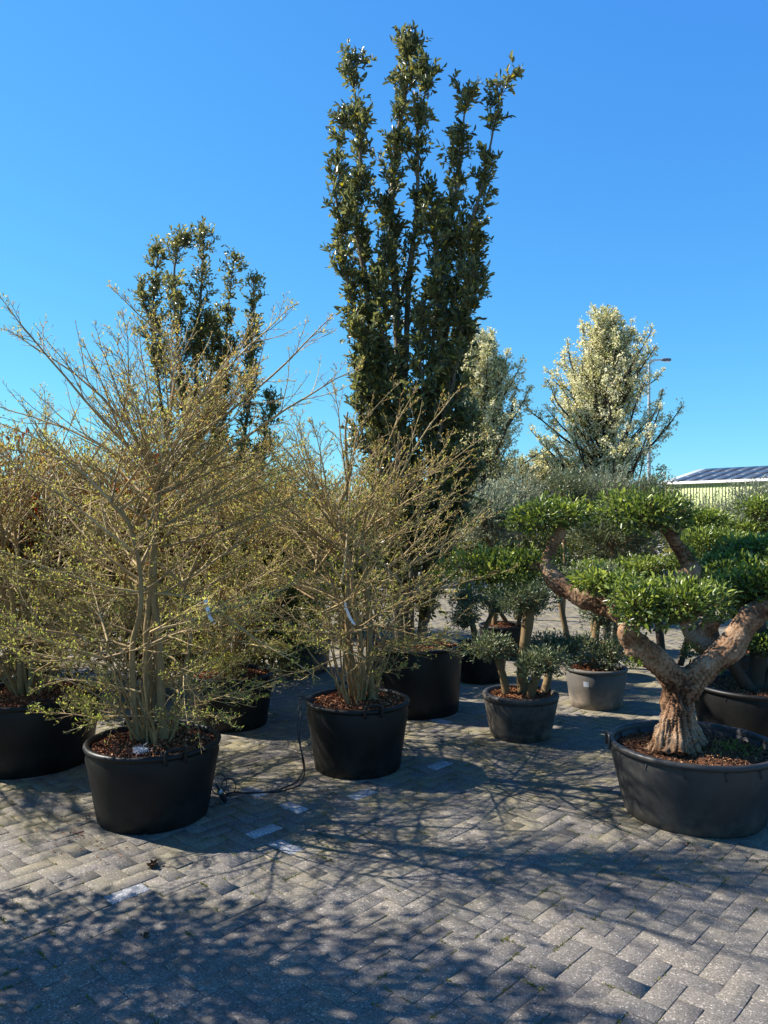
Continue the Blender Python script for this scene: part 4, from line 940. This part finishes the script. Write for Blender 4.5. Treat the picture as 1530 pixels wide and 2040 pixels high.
# drip hoses
def gpt(x, y, z=.006): p = gnd(x, y); p[2] = z; return p
hz_ = empty('drip_hose', gpt(600, 1550), 'pair of thin black drip hoses looping from the pot rim to the paving', 'hose')
for k, off in enumerate((0, 10)):
    rim = np.array([-.19 - .355, 5.50 - .05 * k, .500]); q = MB()
    pts = [rim + [.06, .02, -.01], rim, rim + [-.05, -.02, .005], W(600 - off * .6, 1425, 5.35), W(597 - off * .4, 1465, 5.3), W(602 + off * .2, 1510, 5.25), gpt(604 + off * .3, 1545, .03), gpt(585 + off, 1562 + off * .4), gpt(545, 1577 + off * .3), gpt(500, 1582 - off * .2), gpt(465, 1580 + off * .5), gpt(440, 1590)]
    limb(q, [np.r_[p, .0042] for p in pts], 70, 6); q.build('hose', M['hose'], hz_, True)
for k, (cx_, cy_, rr) in enumerate([(436, 1568, .05), (456, 1572, .045)]):
    q = MB(); b = gpt(cx_, cy_ + 14, .005); th = np.linspace(0, 2 * math.pi * 1.0, 26)
    pts = np.stack([b[0] + rr * np.sin(th), b[1] + .03 * np.cos(th) * (k - .5), .065 + rr * 1.2 * -np.cos(th) , np.full(26, .0036)], -1); limb(q, pts, 40, 6); q.build('hose_loop', M['hose'], hz_, True)
sp_ = empty('drip_sprayer', gpt(440, 1595), 'black drip sprayer peg with a grey collar beside the large black pot', 'sprayer')
a_, b_ = gpt(449, 1600, .012), W(430, 1562, 4.78)
q = MB(); limb(q, [np.r_[a_, .016], np.r_[(a_ * .6 + b_ * .4), .017], np.r_[(a_ * .45 + b_ * .55), .013]], 10, 10); q.build('body', M['hose'], sp_, True)
q = MB(); limb(q, [np.r_[(a_ * .5 + b_ * .5), .018], np.r_[(a_ * .38 + b_ * .62), .018]], 5, 10); q.build('collar', M['metal'], sp_, True)
q = MB(); limb(q, [np.r_[(a_ * .4 + b_ * .6), .008], np.r_[b_, .006]], 5, 8); q.build('spike', M['hose'], sp_, True)
q = MB(); box(q, a_ + [-.03, -.02, -.011], [.05, .02, 0], [-.012, .03, 0], [0, 0, .014]); q.build('foot', M['lamp_dark'], sp_)
# dry clods and fallen leaves
for k, (x, y, s_, lab) in enumerate([(305, 1727, .022, 'crumpled dry brown leaf clod on the sunlit bricks'), (290, 1868, .012, 'tiny brown leaf scrap on the near bricks')]):
    q = MB(); n = 26; p = gpt(x, y, .012) + r.normal(0, s_ * .35, (n, 3)) * [1, 1, .6]; p[:, 2] = np.abs(p[:, 2])
    leaf2(q, p, rdir(r, n), rdir(r, n), np.full(n, s_ * 1.1), np.full(n, s_ * .8), r.random(n), .5, .5); tag(q.build('dry_leaf', M['litter']), lab, 'dry leaf')
n = 260; q = MB(); y = r.uniform(2.8, 6.5, n); x = r.uniform(-.5, .5, n) * y; ln = r.uniform(.004, .011, n)
d = nrm(r.normal(0, 1, (n, 3)) * [1, 1, .15]); leaf1(q, np.c_[x, y, np.full(n, .004)], d, nrm(rdir(r, n) * .4 + [0, 0, 1]), ln, ln * .5, r.random(n))
tag(q.build('leaf_litter', M['mulch'], kind='stuff'), 'scattered tiny bud scales and bark crumbs on the paving', 'litter')
n = 420; q = MB(); pc = np.array([(-1.398, 4.66, .42), (-.19, 5.55, .40), (-2.62, 5.68, .52), (1.127, 6.34, .33), (1.888, 4.69, .50)])[r.choice(5, n, p=[.45, .2, .15, .1, .1])]
a = r.normal(math.pi, 1.0, n); rr = pc[:, 2] * .85 + np.abs(r.normal(0, .13, n)); ln = r.uniform(.006, .02, n); d = nrm(r.normal(0, 1, (n, 3)) * [1, 1, .2])
leaf2(q, np.c_[pc[:, 0] + rr * np.cos(a), pc[:, 1] + rr * np.sin(a) - .1, np.full(n, .005)], d, nrm(rdir(r, n) * .5 + [0, 0, 1]), ln, ln * .5, r.random(n), .3, .1)
tag(q.build('spilled_mulch', M['mulch'], kind='stuff'), 'reddish bark crumbs spilled on the paving around the pots', 'mulch')
# weeds in the big tub
q = MB(); n = 150; cw = W(1455, 1500, 4.6); cw[2] = .40; p = cw + r.normal(0, 1, (n, 3)) * [.07, .05, .008]
leaf1(q, p, nrm(r.normal(0, .6, (n, 3)) + [0, 0, 1]), rdir(r, n), r.uniform(.02, .07, n), r.uniform(.004, .010, n), r.random(n)); tag(q.build('weeds', M['moss'], kind='stuff'), 'small weeds sprouting from the soil of the charcoal tub', 'weeds')
print('tris', sum(sum(len(p.vertices) - 2 for p in o.data.polygons) if False else len(o.data.polygons) for o in bpy.data.objects if o.type == 'MESH'))
